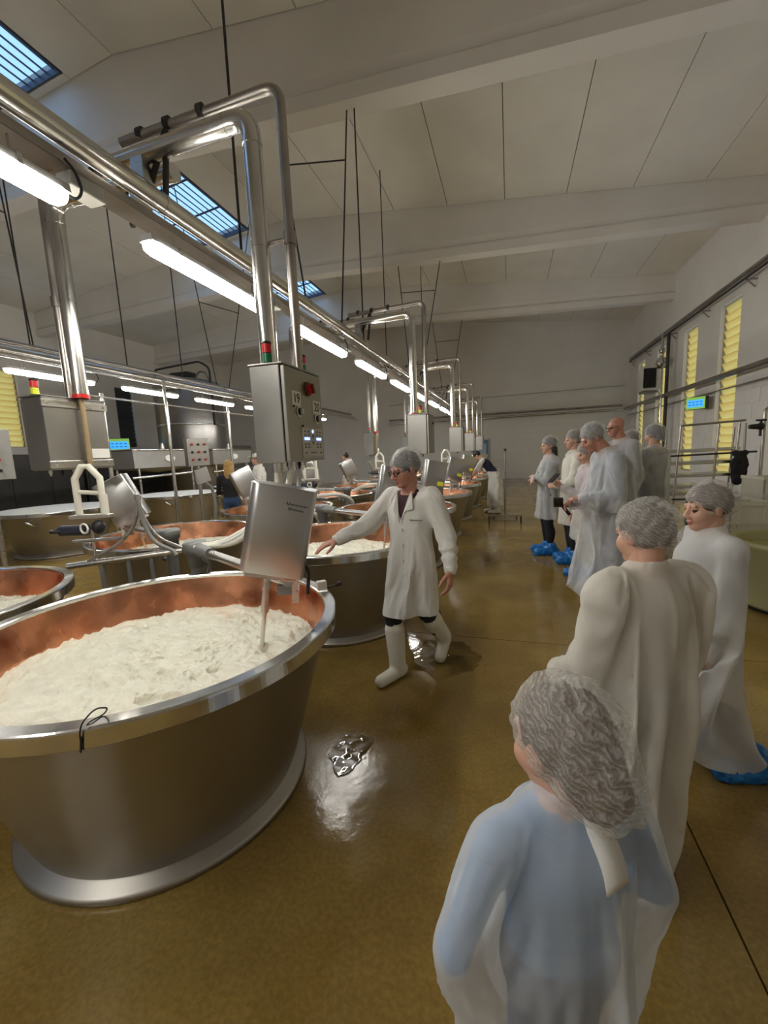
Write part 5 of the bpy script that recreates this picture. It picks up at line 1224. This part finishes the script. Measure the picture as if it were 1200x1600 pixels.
# floor tub of whey
tu = thing('whey_tub', 'round cream plastic tub of yellow-green whey', 'tub', (2.62, 4.72, 0))
TUBM = translucent('tub_plastic', (.52, .50, .27), .25)
MB().lathe([(.001, .02), (.46, .02), (.48, .06), (.52, .58), (.555, .60), (.565, .635), (.55, .645), (.50, .645), (.49, .62), (.47, .20), (.001, .18)], 48).build('wall', TUBM, tu)
MB().lathe([(.48, .02), (.475, .0), (.001, .0)], 48).build('foot', DARKM, tu)
wy = tag(MB().lathe([(.001, .545), (.484, .545)], 48).build('whey', mat('whey_liquid', (.42, .42, .16), .1), None, (2.62, 4.72, 0)), 'yellow-green whey filling the round tub', 'whey'); wy['kind'] = 'stuff'
# bench with crates
TBM = mat('bench_steel', (.42, .41, .39), .4, .8, .08, 4)
be = thing('steel_bench', 'two-tier steel bench behind the whey tub', 'bench', (2.95, 6.15, 0))
MB().box((0, 0, .52), (1.35, 1.0, .04), None, .008).build('lower_shelf', TBM, be)
MB().box((.25, .2, .80), (1.1, .75, .04), None, .008).build('upper_shelf', TBM, be)
for x in (-.62, .62):
    for y in (-.44, .44): MB().cyl((x, y, 0), (x, y, .80 if y > 0 else .52), .03, n=10).build('leg', TBM, be)
CR = mat('cream_crate', (.66, .63, .52), .5, 0, .05, 5)
def crate(label, loc, rz, d):
    t = thing('crate', label, 'crate', loc, rz); w_, l_, h_ = d
    MB().bx(-w_/2, w_/2, -l_/2, l_/2, 0, .02).build('base', CR, t)
    for a, b_, c, e_ in ((-w_/2, -w_/2+.015, -l_/2, l_/2), (w_/2-.015, w_/2, -l_/2, l_/2), (-w_/2, w_/2, -l_/2, -l_/2+.015), (-w_/2, w_/2, l_/2-.015, l_/2)): MB().bx(a, b_, c, e_, .02, h_).build('side', CR, t)
    for z in (.3*h_, .97*h_):
        for q in (MB().bx(-w_/2-.014, w_/2+.014, -l_/2-.014, -l_/2, z-.02, z+.02), MB().bx(-w_/2-.014, -w_/2, -l_/2, l_/2, z-.02, z+.02), MB().bx(w_/2, w_/2+.014, -l_/2, l_/2, z-.02, z+.02)): q.build('rib', CR, t)
    for x in (-w_*.3, w_*.3): MB().bx(x-.012, x+.012, -l_/2-.013, -l_/2, .03, h_*.95).build('rib', CR, t)
crate('cream plastic crate on the lower bench shelf beside the profile child', (2.62, 5.88, .54), .2, (.46, .34, .32))
crate('white plastic crate on the upper bench shelf', (3.2, 6.30, .82), .1, (.62, .42, .30))
crate('cream plastic crate on the floor under the bench', (3.12, 6.0, 0.0), -.1, (.55, .38, .28))
# shelf rack with slanted trays
rk = thing('drying_rack', 'steel pipe rack with slanted tray shelves by the window', 'rack', (3.35, 8.6, 0))
def pp(a, b_, r=.018): return MB().cyl(a, b_, r, n=8)
for x0, x1 in ((-.56, -.46), (.02, .10), (.30, .40), (.50, .48)):
    pp((x0, 0, .02), (x1, .05, 1.86)).build('upright', DPIPE, rk)
for x0 in (-.56, .50): pp((x0, .6, .02), (x0+.04, .55, 1.80)).build('upright', DPIPE, rk)
pp((-.46, .05, 1.86), (.48, .05, 1.90)).build('top_rail', DPIPE, rk)
for z, a, b_ in ((1.42, -.70, .42), (1.20, -.80, .40), (.98, -.80, .42), (.78, -.66, -.05), (.66, -.62, .44)):
    MB().box(((a+b_)/2, .28, z), (b_-a, .50, .05), rotm(0, -.02, 0), .006).build('tray', STEEL, rk)
pp((-.9, -.05, 1.33), (.62, -.05, 1.37), .016).build('hanging_rail', DARKM, rk); pp((-.56, 0, .56), (.5, 0, .58), .016).build('lower_rail', DARKM, rk)
cl = thing('hanging_cloth', 'black cloth hanging from the rack rail', 'cloth', (3.72, 8.50, .90))
P, Fc = sdf_mesh([Ell((0, 0, .22), (.12, .045, .25), None, 'c', .03), Cap((-.07, 0, .45), (.07, 0, .45), .04, .04, 'c', .04), Ell((-.03, 0, .02), (.07, .04, .10), None, 'c', .03)], .014, lambda D, x, y, z: D+tame(4, ((.01, .09),))(x, y, z))
np_obj('fabric', [(P, Fc, 'c')], {'c': BASEM['black']}, cl, 1)
vv = thing('valve', 'black valve on the grey water pipe beside the rack', 'valve', (3.95, 8.45, 1.78))
MB().sphere((0, 0, 0), (.06, .05, .06)).build('body', BLACKP, vv); MB().cyl((-.16, 0, .0), (.0, 0, .0), .035, .05, n=12).build('inlet', BLACKP, vv); MB().cyl((0, 0, -.16), (0, 0, .10), .02, n=10).cyl((-.07, 0, .10), (.07, 0, .10), .016, n=8).build('lever', BLACKP, vv)
run_pipe('water_pipe', 'grey water pipe rising from the floor and bending over the rack', [(4.02, 8.5, 0.02), (4.02, 8.5, 2.08), (5.2, 8.5, 2.10)], .025, DPIPE, (), .08)
# stand in the aisle
sd = thing('floor_stand', 'thin upright pole on a low crossbar foot in the aisle', 'stand', (-.10, 9.6, 0))
MB().cyl((0, 0, .05), (0, 0, 1.54), .018, n=10).build('pole', DPIPE, sd); MB().cyl((0, 0, 1.54), (0, 0, 1.60), .03, n=10).build('knob', DARKM, sd)
MB().box((0, -.35, .16), (.72, .05, .03)).build('front_crossbar', DPIPE, sd); MB().box((0, .30, .06), (.55, .05, .03)).build('rear_crossbar', DPIPE, sd); MB().cyl((0, -.35, .15), (0, .30, .06), .018, n=8).build('spine', DPIPE, sd)
for x in (-.33, .33): MB().cyl((x, -.35, 0), (x, -.35, .15), .018, n=8).build('foot', DARKM, sd)
for x in (-.25, .25): MB().cyl((x, .30, 0), (x, .30, .05), .018, n=8).build('foot', DARKM, sd)
# door at the back and a blue cabinet
d1 = struct(MB().bx(-1.95, -1.05, YB-.05, YB+.0, 0, 2.1).build('door_1', mat('blue_door', (.12, .20, .42), .4)))
for x in (-1.95, -1.05): MB().bx(x-.05, x+.05, YB-.07, YB-.01, 0, 2.15).build('door_frame', GREYP, d1)
MB().bx(-1.80, -1.20, YB-.06, YB-.045, 1.3, 1.9).build('door_pane', mat('door_glass', (.45, .60, .80), .1), d1)
# puddle splashes on the wet floor
WATER = bpy.data.materials.new('water_film'); nt, N, L, b = nodes(WATER)
tr = N.new('ShaderNodeBsdfTransparent'); gl = N.new('ShaderNodeBsdfGlossy'); gl.inputs['Roughness'].default_value = .03; fr_ = N.new('ShaderNodeFresnel'); fr_.inputs[0].default_value = 1.33
mx = N.new('ShaderNodeMixShader'); L.new(fr_.outputs[0], mx.inputs[0]); L.new(tr.outputs[0], mx.inputs[1]); L.new(gl.outputs[0], mx.inputs[2]); L.new(mx.outputs[0], N['Material Output'].inputs[0])
from mathutils import noise as NZ
def puddle(label, cx, cy, rx, ry, seed, amp=.0022):
    V = [(0, 0, .001)]; Fc = []; nr, na = 22, 64
    for i in range(1, nr+1):
        for j in range(na):
            a = 2*PI*j/na; q = 1+.35*NZ.noise(Vector((math.cos(a)*1.6+seed, math.sin(a)*1.6, seed)))+.12*NZ.noise(Vector((math.cos(a)*6, math.sin(a)*6, seed)))
            r = i/nr*q; x, y = r*rx*math.cos(a), r*ry*math.sin(a)
            z = .0012+(amp*(.5+NZ.noise(Vector((x*22, y*22, seed*3)))) if i < nr else 0); V.append((x, y, max(.0006, z)))
    for j in range(na): Fc.append((0, 1+j, 1+(j+1) % na))
    for i in range(nr-1):
        for j in range(na): a = 1+i*na; Fc.append((a+j, a+na+j, a+na+(j+1) % na, a+(j+1) % na))
    tag(MB().add(V, Fc, True).build('puddle', WATER, None, (cx, cy, 0)), label, 'puddle')
puddle('rippled puddle on the floor in front of the near vat', -.84, 1.92, .11, .17, 3)
puddle('rippled puddle around the walking woman\'s rear boot', -.52, 3.05, .28, .30, 8)
